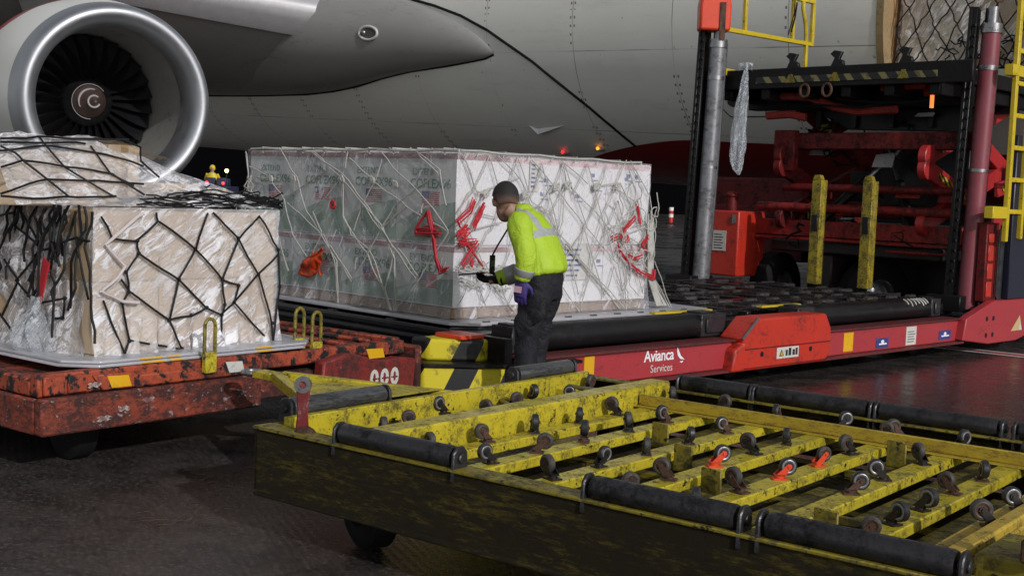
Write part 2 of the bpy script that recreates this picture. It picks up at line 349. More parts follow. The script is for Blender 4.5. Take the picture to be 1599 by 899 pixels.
# hold lining
b = MB(); b.bb(DX0, DX1, -2.35, 1.2, -1.08, -1.0); b.bb(DX0, DX1, 1.2, 1.28, -1.0, 1.9); b.bb(DX0-.06, DX0, -2.55, 1.2, -1.0, 1.75); b.bb(DX1, DX1+.06, -2.55, 1.2, -1.0, 1.75); b.bb(DX0, DX1, -2.2, 1.2, 1.72, 1.8)
b.split('hold_lining', paint('hold_lining', (0.40, 0.25, 0.12), 0.5), AC)
fp = lambda x, z, o=0.0: (x, -math.sqrt(max(0, (FR_+o)**2-z*z)), z)
b = MB()
for x in (DX0, DX1):
    for s_ in range(12):
        z0, z1 = DZ0+(DZ1-DZ0)*s_/12, DZ0+(DZ1-DZ0)*(s_+1)/12
        p0, p1 = Vector(fp(x, z0, 0.012)), Vector(fp(x, z1, 0.012)); w = Vector((0.11 if x == DX0 else -0.11, 0, 0)); i_ = Vector((0, 0.2, 0))
        b.add([p0, p1, p1+w, p0+w, p0+i_, p1+i_, p1+w+i_, p0+w+i_], [(0, 1, 2, 3), (0, 4, 5, 1), (3, 2, 6, 7)])
b.split('door_frame', paint('door_frame_tan', (0.36, 0.26, 0.13), 0.5, dirt=(0.12, 0.09, 0.05), amt=0.3), AC)
# belly fairing seal (dark rubber gasket following the fuselage)
sx = [(-3.0, 0.72), (-1.18, 0.36), (-0.4, 0.19), (0.37, -0.02), (1.1, -0.30), (1.72, -0.61), (2.2, -0.86), (2.56, -1.1), (2.95, -1.36), (3.27, -1.59), (3.6, -1.88), (3.84, -2.13), (3.9, -2.2)]
def along(pts, k):
    o = []
    for (x0, z0), (x1, z1) in zip(pts, pts[1:]):
        o += [(x0+(x1-x0)*i/k, z0+(z1-z0)*i/k) for i in range(k)]
    return o+[pts[-1]]
b = MB(); b.tube([fp(x, z, 0.004) for x, z in along(sx, 4)], 0.026, 6); b.build('fairing_seal', M_rubber, AC)
# tail-side dots, access panel, drain and duct
b = MB(); b.tube([fp(x, z, 0.003) for x, z in along([(5.98, -1.3), (6.79, -1.3), (6.95, -1.42), (6.85, -1.66), (6.2, -1.68), (6.02, -1.5), (5.96, -1.34)], 3)], 0.007, 4, closed=True); b.build('access_panel', M_rubber, AC)
c0 = Vector(fp(6.34, -1.47)); nrm = Vector((0, c0.y, c0.z)).normalized(); b = MB(); t1 = Vector((1, 0, 0)); t2 = nrm.cross(t1)
b.add([c0+nrm*0.012+t1*0.12*math.cos(2*PI*i/20)+t2*0.075*math.sin(2*PI*i/20) for i in range(20)]+[c0-nrm*0.02+t1*0.12*math.cos(2*PI*i/20)+t2*0.075*math.sin(2*PI*i/20) for i in range(20)],
      [tuple(range(20))]+[(i, i+20, (i+1) % 20+20, (i+1) % 20) for i in range(20)]); b.build('inspection_port', M_dark, AC)
b = MB(); P1, P2, P3, P4 = [Vector(fp(x, z, o)) for x, z, o in ((1.55, -1.93, 0.0), (1.78, -2.08, 0.09), (2.5, -1.90, 0.004), (1.72, -1.98, 0.0))]
b.add([P1, P2, P3, P4, P2-Vector((0, 0, 0.0))+Vector((0.02, 0.12, 0.02))], [(1, 2, 3), (0, 1, 3), (1, 4, 2), (0, 4, 1)]); b.build('air_scoop', M_white, AC, smooth=0)
for nm, x, z, col, st in (('belly_beacon', 2.03, -2.37, (1.0, 0.02, 0.02), 2.2), ('amber_marker', 3.01, -2.27, (1.0, 0.32, 0.02), 2.2)):
    b = MB(); c = Vector(fp(x, z, 0.05)); b.ball(c, 0.03, 8); b.build(nm, lamp(nm+'_glow', col, st), AC)
    b = MB(); c = Vector(fp(x, z, 0.0)); b.ball(c, (0.09, 0.05, 0.05), 8); b.build('lamp_base', M_grey, AC)

# wing root fairing: bulges out of the fuselage, its nose tapering forward
lowp = [(1.22, -0.72), (0.98, -0.79), (0.75, -0.82), (-0.08, -0.91), (-1.25, -1.01), (-2.2, -1.14), (-3.05, -1.29), (-4.0, -1.40), (-5.02, -1.47), (-7.11, -1.52), (-9.12, -1.54), (-12, -1.5)]
upp = [(1.22, -0.66), (0.98, -0.46), (0.75, -0.33), (-0.08, 0.06), (-1.25, 0.38), (-2.2, 0.50), (-3.05, 0.62), (-4.0, 0.75), (-5.02, 0.9), (-7.11, 1.0), (-9.12, 1.0), (-12, 0.9)]
bul = [0.02, 0.09, 0.14, 0.30, 0.48, 0.62, 0.75, 0.85, 0.95, 1.05, 1.05, 0.9]
def fair(i, t):
    (xl, zl), (xu, zu), d = lowp[i], upp[i], bul[i]
    z = zl+(zu-zl)*(0.5-0.5*math.cos(PI*t)); q = math.sin(PI*t)**0.8
    x, y, z = fp(xl, z, -0.02); return (x, y-d*q, z)
b = MB(); N_ = 18
vs = [fair(i, j/N_) for i in range(len(lowp)) for j in range(N_+1)]
fs = [(i*(N_+1)+j, (i+1)*(N_+1)+j, (i+1)*(N_+1)+j+1, i*(N_+1)+j+1) for i in range(len(lowp)-1) for j in range(N_)]
b.add(vs, fs); fo = b.build('wing_root_fairing', M_wing, AC, smooth=60)
sub = fo.modifiers.new('smooth', 'SUBSURF'); sub.levels = 1; sub.render_levels = 1
b = MB(); b.tube([fp(x, z, 0.0) for x, z in along(lowp, 4)], 0.02, 6); b.build('fairing_gap', M_rubber, AC)

# wing: airfoil sections going outboard towards -y, swept back
PROF = [(1.0, 0.02), (0.8, 0.30), (0.55, 0.52), (0.3, 0.62), (0.14, 0.52), (0.05, 0.32), (0.012, 0.14), (0.0, 0.0), (0.012, -0.12), (0.05, -0.27), (0.14, -0.52), (0.28, -0.78), (0.42, -0.88), (0.6, -0.75), (0.8, -0.4), (1.0, -0.02)]
def wsec(sp):
    xl, zl = -2.75-0.62*sp, 0.02+0.095*sp; c = 10.5-0.42*sp; th = 1.75*(1-sp*0.035)
    return [Vector((xl-u*c, -2.5-sp, zl+w*th)) for u, w in PROF]
sp = [0, 0.6, 1.5, 3, 6, 10, 15, 20]
b = MB(); k = len(PROF); b.add([p for s_ in sp for p in wsec(s_)], [(i*k+j, i*k+j+1, (i+1)*k+j+1, (i+1)*k+j) for i in range(len(sp)-1) for j in range(k-1)]+[tuple((len(sp)-1)*k+j for j in range(k))])
b.build('wing', M_wing, AC, smooth=60)
b = MB(); ss = [0.25, 0.7, 1.5, 3, 6, 10, 15, 20]; idx = list(range(3, 10)); k = len(idx)
def slat(s_):
    w = wsec(s_); c = sum((w[i] for i in idx), Vector())/k
    return [c+(w[i]-c)*1.05+Vector((0.05, 0, 0)) for i in idx]
b.add([p for s_ in ss for p in slat(s_)], [(i*k+j, i*k+j+1, (i+1)*k+j+1, (i+1)*k+j) for i in range(len(ss)-1) for j in range(k-1)]+[tuple(range(k))])
b.build('slat', paint('slat_grey', (0.5, 0.5, 0.51), 0.3, 0.3, bump=0.03), AC, smooth=60)

# engine
EM = Matrix.Translation((0.02, -9.25, -2.08)) @ Matrix.Rotation(R(-11.5), 4, 'Z') @ Matrix.Scale(.975, 4)
def nac_mat():
    t = NT('nacelle_paint'); x, y, z = t.xyz()
    c = t.mix(t.noise(2, 5), (0.70, 0.70, 0.66), (0.78, 0.78, 0.73))
    m = t.math('GREATER_THAN', t.math('SUBTRACT', t.math('MULTIPLY', z, 1.0), t.math('MULTIPLY', x, 0.55)), 0.42)
    c = t.mix(m, c, (0.34, 0.012, 0.012)); t.p(col=c, rough=0.35); return t.m
b = MB(); b.lathe([(-0.46, 1.535), (-1.0, 1.62), (-1.9, 1.69), (-3.0, 1.68), (-4.2, 1.55), (-5.2, 1.32)], EM, 72)
nac = b.build('engine_nacelle', nac_mat(), AC, smooth=60)
b = MB(); b.lathe([(-0.62, 1.16), (-0.4, 1.165), (-0.2, 1.19), (-0.08, 1.24), (-0.015, 1.31), (0.0, 1.37), (-0.02, 1.42), (-0.08, 1.465), (-0.2, 1.5), (-0.46, 1.538)], EM, 96)
M_lip = NT('polished_lip'); M_lip.p(col=(0.47, 0.49, 0.51), metal=1.0, rough=M_lip.ramp(M_lip.noise(3, 5), 0.3, 0.7, 0.46, 0.56)); M_lip = M_lip.m
b.build('inlet_lip', M_lip, nac, smooth=80)
b = MB(); b.lathe([(-0.62, 1.161), (-1.0, 1.165), (-1.7, 1.13), (-2.5, 1.12)], EM, 72)
b.build('inlet_liner', paint('liner_grey', (0.30, 0.295, 0.27), 0.55, dirt=(0.12, 0.12, 0.11), amt=0.2, ds=2), nac, smooth=60)
b = MB(); b.lathe([(-2.4, 0.001), (-2.4, 1.12)], EM, 48); b.build('fan_disc', paint('fan_dark', (0.008, 0.008, 0.009), 0.6), nac)
b = MB(); o_ = b.M; b.M = EM
for an, xx in ((0.40, -0.9), (0.05, -1.0)):
    c = Vector((xx, -1.185*math.cos(an)*-1, 1.185*math.sin(an))); b.box(c, (0.14, 0.02, 0.16), (an, 0, 0))
b.M = o_; b.split('probe_plate', M_dark, nac)
M_blade = paint('fan_blade_metal', (0.10, 0.10, 0.11), 0.26, 0.9, bump=0.03)
for i in range(26):
    b = MB(); b.M = EM @ Matrix.Rotation(2*PI*i/26, 4, 'X'); sec = []
    for q in range(7):
        u = q/6; r = 0.38+0.72*u; tw = R(28+34*u); ch = 0.14+0.10*math.sin(PI*min(1, u*0.8+0.1))
        cx, cy = -2.05-0.05*u, 0.10*u*u
        for t, th in ((-1, 0), (-0.4, 0.012), (0.4, 0.012), (1, 0), (0.4, -0.006), (-0.4, -0.006)):
            a_, n_ = t*ch, th; sec.append((cx+a_*math.cos(tw)-n_*math.sin(tw), cy+a_*math.sin(tw)+n_*math.cos(tw), r))
    b.add(sec, [(q*6+j, q*6+(j+1) % 6, (q+1)*6+(j+1) % 6, (q+1)*6+j) for q in range(6) for j in range(6)]+[tuple(36+j for j in range(6))])
    b.build('fan_blade', M_blade, nac, smooth=50)
b = MB(); b.lathe([(-2.4, 0.44), (-1.98, 0.43), (-1.92, 0.40), (-1.80, 0.275)], EM, 40); b.build('fan_hub', M_black, nac)
b = MB(); b.lathe([(-1.81, 0.27), (-1.40, 0.02)], EM, 40, cap=(False, True)); b.build('spinner', paint('spinner_brown', (0.085, 0.055, 0.045), 0.4, dirt=(0.03, 0.02, 0.02), amt=0.2), nac)
b = MB(); b.M = EM; cone = lambda r: -1.40-(r-0.02)*1.64
b.tube([(cone(0.095)+.02, 0.095*math.cos(a), 0.095*math.sin(a)) for a in [R(50+12*i) for i in range(25)]], 0.018, 6)
b.tube([(cone(0.205)+.02, 0.205*math.cos(a), 0.205*math.sin(a)) for a in [R(75+9*i) for i in range(16)]], [0.008+0.014*math.sin(PI*i/15) for i in range(16)], 6)
b.tube([(-1.80, 0.29*math.cos(a), 0.29*math.sin(a)) for a in [R(40+9*i) for i in range(27)]], 0.006, 5)
b.build('spiral_mark', paint('spiral_grey', (.34, .34, .34), .5), nac)
b = MB(); b.M = EM; b.prism([(-1.4, 1.5), (-5.5, 1.2), (-8, 2.6), (-4.2, 2.9), (-2.2, 2.1)], (0, -0.2, 0), (1, 0, 0), (0, 0, 1), (0, 0.4, 0)); b.build('pylon', M_wing, AC)

# oval landing light let into the fairing
n3 = Vector((.15, -.98, -.12)).normalized(); c3 = Vector((-1.73, -3.328, -.339)); e1 = Vector((1, .15, 0)).normalized(); e2 = n3.cross(e1)
if e2.z < 0: e2 = -e2
b = MB(); b.tube([c3+n3*.004+e1*.24*math.cos(a)+e2*.125*math.sin(a) for a in [2*PI*i/36 for i in range(36)]], .028, 8, closed=True)
ll = b.build('landing_light', paint('light_rim', (.55, .56, .56), .35), AC, smooth=80)
b = MB(); b.add([c3+n3*.006+e1*.235*math.cos(2*PI*i/30)+e2*.12*math.sin(2*PI*i/30) for i in range(30)], [tuple(range(30))]); b.build('light_recess', paint('recess_grey', (.09, .095, .085), .25), ll, smooth=0)
b = MB(); b.ball(c3+n3*.0-e1*.12+e2*.01, .055, 10); b.build('lens', M_steel, ll)

# ================================================================== LOADER (local: x along the long side, y across, away from the camera)
LD = thing('pallet_loader', 'long red pallet loader with low roller deck, two tall masts and raised black bridge', 'loader', (0.27, 8.8, 0), R(45))
b = MB()                                                                 # near and far long beams with lips
for y0, y1, x0, x1 in ((-0.03, 0.05, -0.3, 2.2), (-0.03, 0.05, 3.5, 6.35), (3.55, 3.63, -0.3, 6.35)):
    b.bb(x0, x1, y0, y1, 0.16, 0.385)
b.split('side_beam', M_red, LD, 0.006)
b = MB()
for x0, x1 in ((-0.3, 2.2), (3.5, 6.35)):
    b.bb(x0, x1, -0.07, 0.16, 0.386, 0.402); b.bb(x0, x1, -0.10, 0.0, 0.135, 0.159)
b.split('beam_lip', paint('lip_red', (0.16, 0.02, 0.02), 0.45, dirt=(0.02, 0.016, 0.016), amt=0.45, ds=5), LD, 0.004)
b = MB()                                                                 # hub cover
b.prism([(2.08, 0.14), (3.50, 0.14), (3.60, 0.20), (3.60, 0.44), (3.50, 0.575), (2.42, 0.575), (2.20, 0.41), (2.24, 0.37), (2.12, 0.33)], (0, -0.13, 0), (1, 0, 0), (0, 0, 1), (0, 0.24, 0))
hub = b.build('hub_cover', M_redbright, LD, 0.02, seg=2)
b = MB(); b.tube([(2.20, -0.135, 0.41), (2.42, -0.135, 0.578)], 0.011, 6); b.build('worn_edge', M_steel, hub)
b = MB(); b.bb(2.25, 3.58, -0.136, -0.13, 0.318, 0.326); b.bb(2.25, 3.58, -0.137, -0.1305, 0.16, 0.165); b.split('weld_seam', M_reddark, hub)
b = MB(); b.bb(2.72, 3.06, -0.136, -0.1315, 0.215, 0.31); dc = b.build('warning_decal', M_offwhite, hub)
b = MB(); y = -0.1385
for x in (2.79,): b.add([(x-.035, y, .235), (x+.035, y, .235), (x, y, .295)], [(0, 1, 2)]); 
b.add([(2.79-.02, y-.001, .243), (2.79+.02, y-.001, .243), (2.79, y-.001, .28)], [(0, 1, 2)], 1)
for x, w, h in ((2.87, .03, .05), (2.92, .04, .065), (2.98, .035, .05), (3.025, .03, .06)): b.bb(x-w/2, x+w/2, y, y+.0015, .235, .235+h)
b.build('decal_symbols', [M_ink, M_stickyel], dc, smooth=0, normals=False)
b = MB()
for x in (2.5, 3.26): b.cyl((x, -0.1345, 0.27), (x, -0.12, 0.27), 0.022, n=14)
b.split('bolt_hole', M_black, hub)
b = MB(); b.prism([(6.27, 0.17), (6.33, 0.40), (6.98, 0.57), (8.6, 0.57), (8.6, 0.17), (8.0, 0.17), (7.6, 0.10), (6.9, 0.10)], (0, -0.12, 0), (1, 0, 0), (0, 0, 1), (0, 0.1, 0))
ep = b.build('end_plate', M_red, LD, 0.012, seg=2)
b = MB()
for x, z in ((6.82, 0.38), (6.98, 0.38), (6.82, 0.20), (6.98, 0.20)): b.cyl((x, -0.1225, z), (x, -0.1, z), 0.028, n=14)
b.split('bolt_hole', M_black, ep)
b = MB(); b.add([(7.44, -.1235, .215), (7.74, -.1235, .215), (7.66, -.1235, .39)], [(0, 1, 2)]); b.add([(7.64, -.1245, .22), (7.735, -.1245, .22), (7.68, -.1245, .32)], [(0, 1, 2)], 1)
b.build('warning_triangle', [paint('triangle_tan', (0.6, 0.42, 0.2), 0.5), M_offwhite], ep, smooth=0)
for x0, x1, z0, z1, m, lab in ((0.36, 0.47, .225, .375, M_stickyel, 'yellow sticker left of the white lettering'), (3.99, 4.16, .185, .36, M_stickyel, 'yellow sticker right of the hub'), (5.19, 5.4, .175, .36, M_offwhite, 'white notice'), (4.6, 4.84, .18, .275, M_stickblue, 'blue sticker'), (5.9, 6.16, .19, .285, M_stickblue, 'blue sticker nearest the end plate')):
    b = MB(); b.bb(x0, x1, -0.0345, -0.0305, z0, z1); s_ = b.build('sticker', m, LD, smooth=0); s_['label'] = lab
    if m is not M_stickyel:
        b = MB()
        if m is M_offwhite:
            for q in range(5): b.bb(x0+.03, x1-.05+.02*(q % 2), -.037, -.0355, z0+.03+.025*q, z0+.037+.025*q)
        else: b.bb(x0+.05, x1-.04, -.037, -.0355, z0+.03, z0+.045); b.ball(((x0+x1)/2, -.036, z0+.06), (.03, .001, .018), 6)
        b.build('printing', M_ink if m is M_offwhite else M_white, s_, smooth=0)
text_part('lettering', 'Avianca', 0.125, facing((1.235, -0.0325, 0.325), (1, 0, 0), (0, 0, 1)), M_white, LD, bold=0.002, spacing=0.95)
text_part('lettering', 'Services', 0.085, facing((1.27, -0.0325, 0.225), (1, 0, 0), (0, 0, 1)), M_offwhite, LD)
b = MB(); y = -0.0335
b.add([(1.46, y, .385), (1.475, y, .36), (1.51, y, .31), (1.56, y, .275), (1.50, y, .285), (1.468, y, .315), (1.458, y, .35)], [tuple(range(7))]); b.add([(1.495, y, .262), (1.545, y, .268), (1.525, y, .25)], [(0, 1, 2)])
b.build('emblem', M_white, LD, smooth=0)
# side rollers and their brackets
for x0, x1 in ((0.0, 2.0), (3.72, 6.05)):
    b = MB(); b.lathe([(x0, 0.03), (x0, 0.098), (x0+.02, 0.102), (x1-.02, 0.102), (x1, 0.098), (x1, 0.03)], Matrix.Translation((0, 0.24, 0.50)), 28, cap=(True, True))
    for q in range(7 if x0 > 1 else 0): b.tube([(x1-.05-.07*q+.012*math.sin(a*2+q), .24+.1035*math.cos(a), .5+.1035*math.sin(a)) for a in [PI*.55+.12*i for i in range(8+q % 3)]], .006, 4, mi=1)
    b.build('side_roller', [M_black, M_offwhite], LD, smooth=50)
for x0, x1 in ((2.0, 2.34), (3.46, 3.74), (-0.22, 0.0), (6.05, 6.25)):
    b = MB(); b.bb(x0, x1, 0.14, 0.36, 0.41, 0.60); b.bb(x0+.05, x1-.05, 0.12, 0.14, 0.44, 0.56); b.bb(x0+.03, x1-.1, .17, .33, .6, .615)
    b.build('roller_bracket', M_darksteel, LD, 0.012)
b = MB(); b.bb(1.7, 2.5, 0.40, 0.46, 0.585, 0.60); b.bb(3.2, 3.85, 0.36, 0.42, 0.59, 0.605); b.split('guide_strip', M_yellowclean, LD)
# deck: sunken trays, cross rails, many small drive rollers
b = MB(); b.bb(-0.35, 7.0, 0.37, 3.55, 0.38, 0.505); b.bb(-0.3, 2.1, 0.37, 0.8, 0.506, 0.53)
for y in (0.62, 1.35, 2.1, 2.85, 3.45): b.bb(-0.33, 7.0, y, y+0.07, 0.505, 0.545)
for i in range(11): b.bb(2.25+.43*i, 2.31+.43*i, .45, 3.5, 0.507, 0.552)
for y in (0.55, 1.0, 1.75, 2.5, 3.2): b.bb(2.2, 7.0, y, y+.02, .507, .57)
b.build('deck', paint('deck_black', (0.011, 0.0105, 0.011), 0.2, 0.0, spec=.6, var=0.4, dirt=(0.035, 0.03, 0.027), amt=0.3, ds=5, bump=0.3, bs=35), LD, 0.006)
b = MB(); rr = random.Random(5)
for i in range(11):
    for y in (0.78, 1.18, 1.58, 1.92, 2.35, 2.68, 3.08):
        if rr.random() < .8:
            x = 2.47+.43*i+rr.uniform(-.04, .04); w = rr.choice((.05, .09, .12)); b.cyl((x-w, y, .545), (x+w, y, .545), .026, n=10)
b.build('deck_rollers', paint('roller_steel', (0.34, 0.33, 0.32), 0.26, 0.85, var=0.5, dirt=(0.03, 0.025, 0.02), amt=0.5, ds=3), LD)['kind'] = 'stuff'
b = MB()                                                                 # rear edge and underside
b.bb(-0.42, -0.35, 0.0, 3.5, 0.24, 0.54); b.bb(-0.46, -0.42, 0.45, 3.5, 0.50, 0.535); b.bb(-0.46, -0.42, .45, 3.5, .38, .41); b.bb(-0.35, 6.3, 0.3, 3.4, 0.2, 0.37); b.cyl((-.45, .4, .46), (-.45, 3.4, .46), .03, n=10)
b.build('rear_sill', M_black, LD, 0.006)
# striped corner bumper
M_bump = stripes('bumper_stripes', (0.66, 0.56, 0.02), (0.012, 0.012, 0.013), 0.36, axis=(0.9, -0.42, -0.45), duty=0.55)
b = MB()
b.prism([(-0.93, 0.52), (-0.90, 0.30), (-0.52, 0.02), (-0.10, -0.10), (0.22, -0.10), (0.22, 0.0), (-0.3, 0.1), (-0.3, 0.52)], (0, 0, 0.04), (1, 0, 0), (0, 1, 0), (0, 0, 0.31))
bp = b.build('corner_bumper', M_bump, LD, 0.015, seg=2)
b = MB(); b.prism([(-0.80, 0.56), (-0.78, 0.40), (-0.50, 0.16), (-0.42, 0.17), (-0.36, 0.24), (-0.36, 0.56)], (0, 0, 0.37), (1, 0, 0), (0, 1, 0), (0, 0, 0.15)); b.build('upper_bumper', M_bump, bp, 0.02, seg=2)
b = MB(); b.prism([(-0.95, 0.54), (-0.92, 0.28), (-0.53, -0.01), (-0.10, -0.13), (0.24, -0.13), (0.24, 0.0), (-0.3, 0.12), (-0.3, 0.54)], (0, 0, 0.348), (1, 0, 0), (0, 1, 0), (0, 0, 0.024)); b.build('bumper_rim', M_black, bp, 0.006)
b = MB(); b.bb(-.63, -.40, .22, .5, .521, .55); b.build('bumper_cap', M_orange, bp, .006)
b = MB(); b.tube([(-.25, .0, .52), (-.2, -.03, .545), (-.12, -.05, .52), (-.1, -.06, .45), (-.09, -.06, .385)], .012, 6); b.build('hose', M_rubber, LD)
for x in (2.6, 3.1, 5.9):
    for y in (0.28, 3.2):
        b = MB(); b.lathe([(-.05, .02), (-.05, .1), (-.03, .13), (.03, .13), (.05, .1), (.05, .02)], Matrix.Translation((x, y, .13)) @ Matrix.Rotation(R(90), 4, 'Z'), 24, cap=(True, True)); b.build('deck_wheel', M_rubber, LD)
# masts
def mast(x, y, h, cylmat, capmat, capz, lean):
    top = Vector((lean[0], lean[1], h-0.4))
    b = MB()
    for dx, dy, w, d in ((-.095, .05, .05, .10), (0.10, .08, .035, .08)): b.beam((x+dx*.707, y+dy-dx*.707, 0.4), Vector((x+dx*.707, y+dy-dx*.707, .4))+top, w, d, (0, 1, 0))
    b.beam((x, y+.14, .4), Vector((x, y+.14, .4))+top, .22, .04, (0, 1, 0)); b.bb(x-.22, x+.24, y-.1, y+.3, .42, .60)
    for q in range(26): p = Vector((x-.085, y+.09, .7))+top*((q+.5)/30); b.box(p, (.02, .11, .035), (0, 0, R(-45)))
    m = b.build('mast', paint('mast_black', (0.007, 0.007, 0.008), 0.38, spec=.35, bump=0.15), LD, 0.006)
    p0 = Vector((x+.02, y-.06, .45)); t1 = p0+top*.985
    b = MB(); b.cyl(p0, p0+top*.9, .10, n=24); b.build('hydraulic_cylinder', cylmat, m)
    b = MB(); b.cyl(p0+top*.9, p0+top*.93, .115, n=24); b.cyl(p0+top*.78, p0+top*.795, .108, n=24); b.cyl(p0+top*.45, p0+top*.46, .106, n=24); b.cyl(p0+top*.93, t1, .06, n=18); b.split('cylinder_collar', M_steel, m)
    b = MB(); b.tube([p0+Vector((.11, -.05, .1)), p0+top*.5+Vector((.11, -.05, 0)), p0+top*.92+Vector((.11, -.05, 0))], .016, 6); b.build('hydraulic_pipe', M_steel, m)
    b = MB(); c = Vector((x, y+.02, capz))+Vector((lean[0], lean[1], 0))
    b.M = Matrix.Translation(c) @ Matrix.Rotation(R(-45), 4, 'Z')
    b.prism([(-.19, 0), (.19, 0), (.195, .3), (.165, .52), (.07, .62), (-.07, .62), (-.165, .52), (-.195, .3)], (0, -.15, 0), (1, 0, 0), (0, 0, 1), (0, .28, 0)); cp = b.build('mast_cap', capmat, m, 0.03, seg=2); cp.scale = (1, 1, 1)
    b = MB(); b.M = Matrix.Translation(c) @ Matrix.Rotation(R(-45), 4, 'Z'); b.bb(.05, .12, -.168, -.15, -.12, .34); b.build('chain_guide', M_rust, cp)
    return m
M_cylgrey = paint('cylinder_grey', (0.25, 0.255, 0.27), 0.3, 0.35, var=0.3, dirt=(0.06, 0.06, 0.06), amt=0.36, ds=2.2, stretch=(1, 1, 1.4))
M_cylred = paint('cylinder_mauve_red', (0.24, 0.05, 0.065), 0.4, dirt=(0.16, 0.09, 0.11), amt=0.3, ds=3)
mast(6.28, 3.42, 3.7, M_cylgrey, M_orange, 3.62, (0.06, -0.06))
mast(7.0, 0.28, 3.78, M_cylred, M_redbright, 3.93, (0.06, -0.06))
# yellow guard posts, crossbars, control box
for y in (2.12, 1.44):
    b = MB(); b.bb(6.86, 6.93, y-.075, y+.055, 0.58, 1.84); b.bb(6.93, 7.0, y-.075, y-.06, .58, 1.84); b.prism([(-.075, 1.84), (.055, 1.84), (.03, 1.90), (-.05, 1.90)], (6.86, y, 0), (0, 1, 0), (0, 0, 1), (.07, 0, 0))
    gp = b.build('guard_post', paint('guard_post_yellow', (.36, .28, .018), .5, var=.4, dirt=(.03, .025, .01), amt=.45, ds=8, chip=(.02, .016, .012), camt=.15), LD, .006)
    b = MB(); b.bb(6.845, 6.859, y-.05, y+.03, 1.22, 1.42); b.build('latch_plate', M_black, gp, .004)
b = MB(); b.bb(6.9, 7.5, 3.24, 3.72, .58, 1.42); bx = b.build('control_box', M_redbright, LD, .02, seg=2)
b = MB(); b.bb(6.893, 6.897, 3.42, 3.64, .90, 1.16); s_ = b.build('notice', M_offwhite, bx, smooth=0)
b = MB()
for q in range(6): b.bb(6.89, 6.892, 3.46+.02*(q % 2), 3.6, .93+.035*q, .94+.035*q)
b.build('printing', M_ink, s_, smooth=0)
b = MB(); b.bb(6.88, 6.899, 3.28, 3.33, 1.26, 1.37); b.build('switch_panel', M_steel, bx); b = MB(); b.cyl((7.1, 3.5, 1.42), (7.1, 3.5, 1.62), .07, n=14); b.ball((7.1, 3.5, 1.62), (.09, .09, .05), 8); b.build('filler_neck', M_reddark, bx)
b = MB(); b.cyl((7.25, .5, 1.50), (7.25, 3.2, 1.50), .055, n=14); b.bb(7.3, 7.42, .45, 3.25, 1.14, 1.34); b.bb(7.25, 7.3, .45, 3.25, 1.09, 1.13); b.cyl((7.3, .6, 1.02), (7.3, 1.4, 1.02), .02, n=8)
b.split('cross_member', paint('member_red', (0.30, 0.020, 0.015), 0.45, spec=.35, dirt=(0.018, 0.009, 0.009), amt=0.42, ds=3), LD, .008)
b = MB(); b.bb(8.35, 12.3, .75, 3.1, .42, 1.08); b.bb(7.45, 8.34, .75, 3.1, .93, 1.08); b.bb(7.46, 8.34, 2.2, 2.45, .5, .92); b.bb(7.6, 9.0, .9, 3.0, 1.1, 1.28); b.bb(7.46, 7.6, .9, 1.3, 1.3, 1.46); b.build('chassis', paint('chassis_black', (0.02, 0.016, 0.016), 0.5, dirt=(0.07, 0.015, 0.013), amt=0.25, ds=2), LD, .02)
b = MB(); b.bb(8.3, 9.3, 3.15, 4.75, .75, 1.88); b.bb(8.2, 8.3, 3.3, 4.6, 1.1, 1.5); b.build('engine_housing', M_reddark, LD, .03, seg=2)
for y in (1.75, 3.2):
    for x in (7.55, 11.4):
        b = MB(); b.lathe([(-.14, .2), (-.14, .40), (-.1, .45), (.1, .45), (.14, .40), (.14, .2)], Matrix.Translation((x+.2, y, .45)) @ Matrix.Rotation(R(90 if y > 3 else 60), 4, 'Z'), 32); w = b.build('tyre', M_rubber, LD)
        b = MB(); b.lathe([(-.1, .02), (-.1, .12), (-.05, .2), (-.13, .23)], Matrix.Translation((x+.2, y, .45)) @ Matrix.Rotation(R(90 if y > 3 else 60), 4, 'Z'), 24); b.build('rim', M_steel, w)
# hoses, valves and small ironwork on the lift
for p0, p1 in (((7.3, 2.35, 1.30), (7.9, 1.5, 2.35)), ((7.35, 1.1, 1.30), (7.9, 1.75, 2.3))):
    p0, p1 = Vector(p0), Vector(p1); b = MB(); b.cyl(p0, p0.lerp(p1, .55), .06, n=14); lc = b.build('lift_cylinder', M_black, LD); b = MB(); b.cyl(p0.lerp(p1, .55), p1, .032, n=12); b.build('cylinder_rod', M_steel, lc)
rh = random.Random(77)
for q in range(16):
    y0 = rh.uniform(.6, 2.9); z0 = rh.uniform(1.05, 2.6); P = [Vector((7.2+rh.uniform(-.1, .5), y0, z0))]
    for i in range(7): P.append(P[-1]+Vector((rh.uniform(-.03, .03), rh.uniform(-.14, .14), rh.uniform(-.09, .07))))
    b = MB(); b.tube(P, rh.choice((.010, .014, .018)), 6); b.build('hose', M_rubber if q % 4 else M_yellowdirty, LD)
M_plate = paint('pale_plate', (.42, .42, .43), .4, dirt=(.1, .1, .1), amt=.25, ds=8)
for y, z, w, h_, m in ((2.45, 2.16, .34, .14, M_plate), (1.55, 2.02, .30, .18, M_plate), (1.1, 1.52, .24, .03, M_plate), (2.0, 1.37, .2, .03, M_steel), (1.0, 2.34, .2, .02, M_steel), (1.9, 2.84, .25, .03, M_steel), (1.05, 2.62, .26, .05, M_plate), (2.62, 1.62, .16, .1, M_reddark), (1.2, 1.66, .34, .09, M_redbright), (.75, 1.62, .2, .16, M_reddark)):
    b = MB(); b.prism([(-w/2, 0), (w/2-.03, .0), (w/2, h_*.8), (w/2-.08*w, h_), (-w/2+.05, h_*.85)], (7.36+.1*rh.random(), y, z), (0, -1, 0), (0, 0, 1), (.02, 0, 0)); b.build('bracket_plate', m, LD, .004)
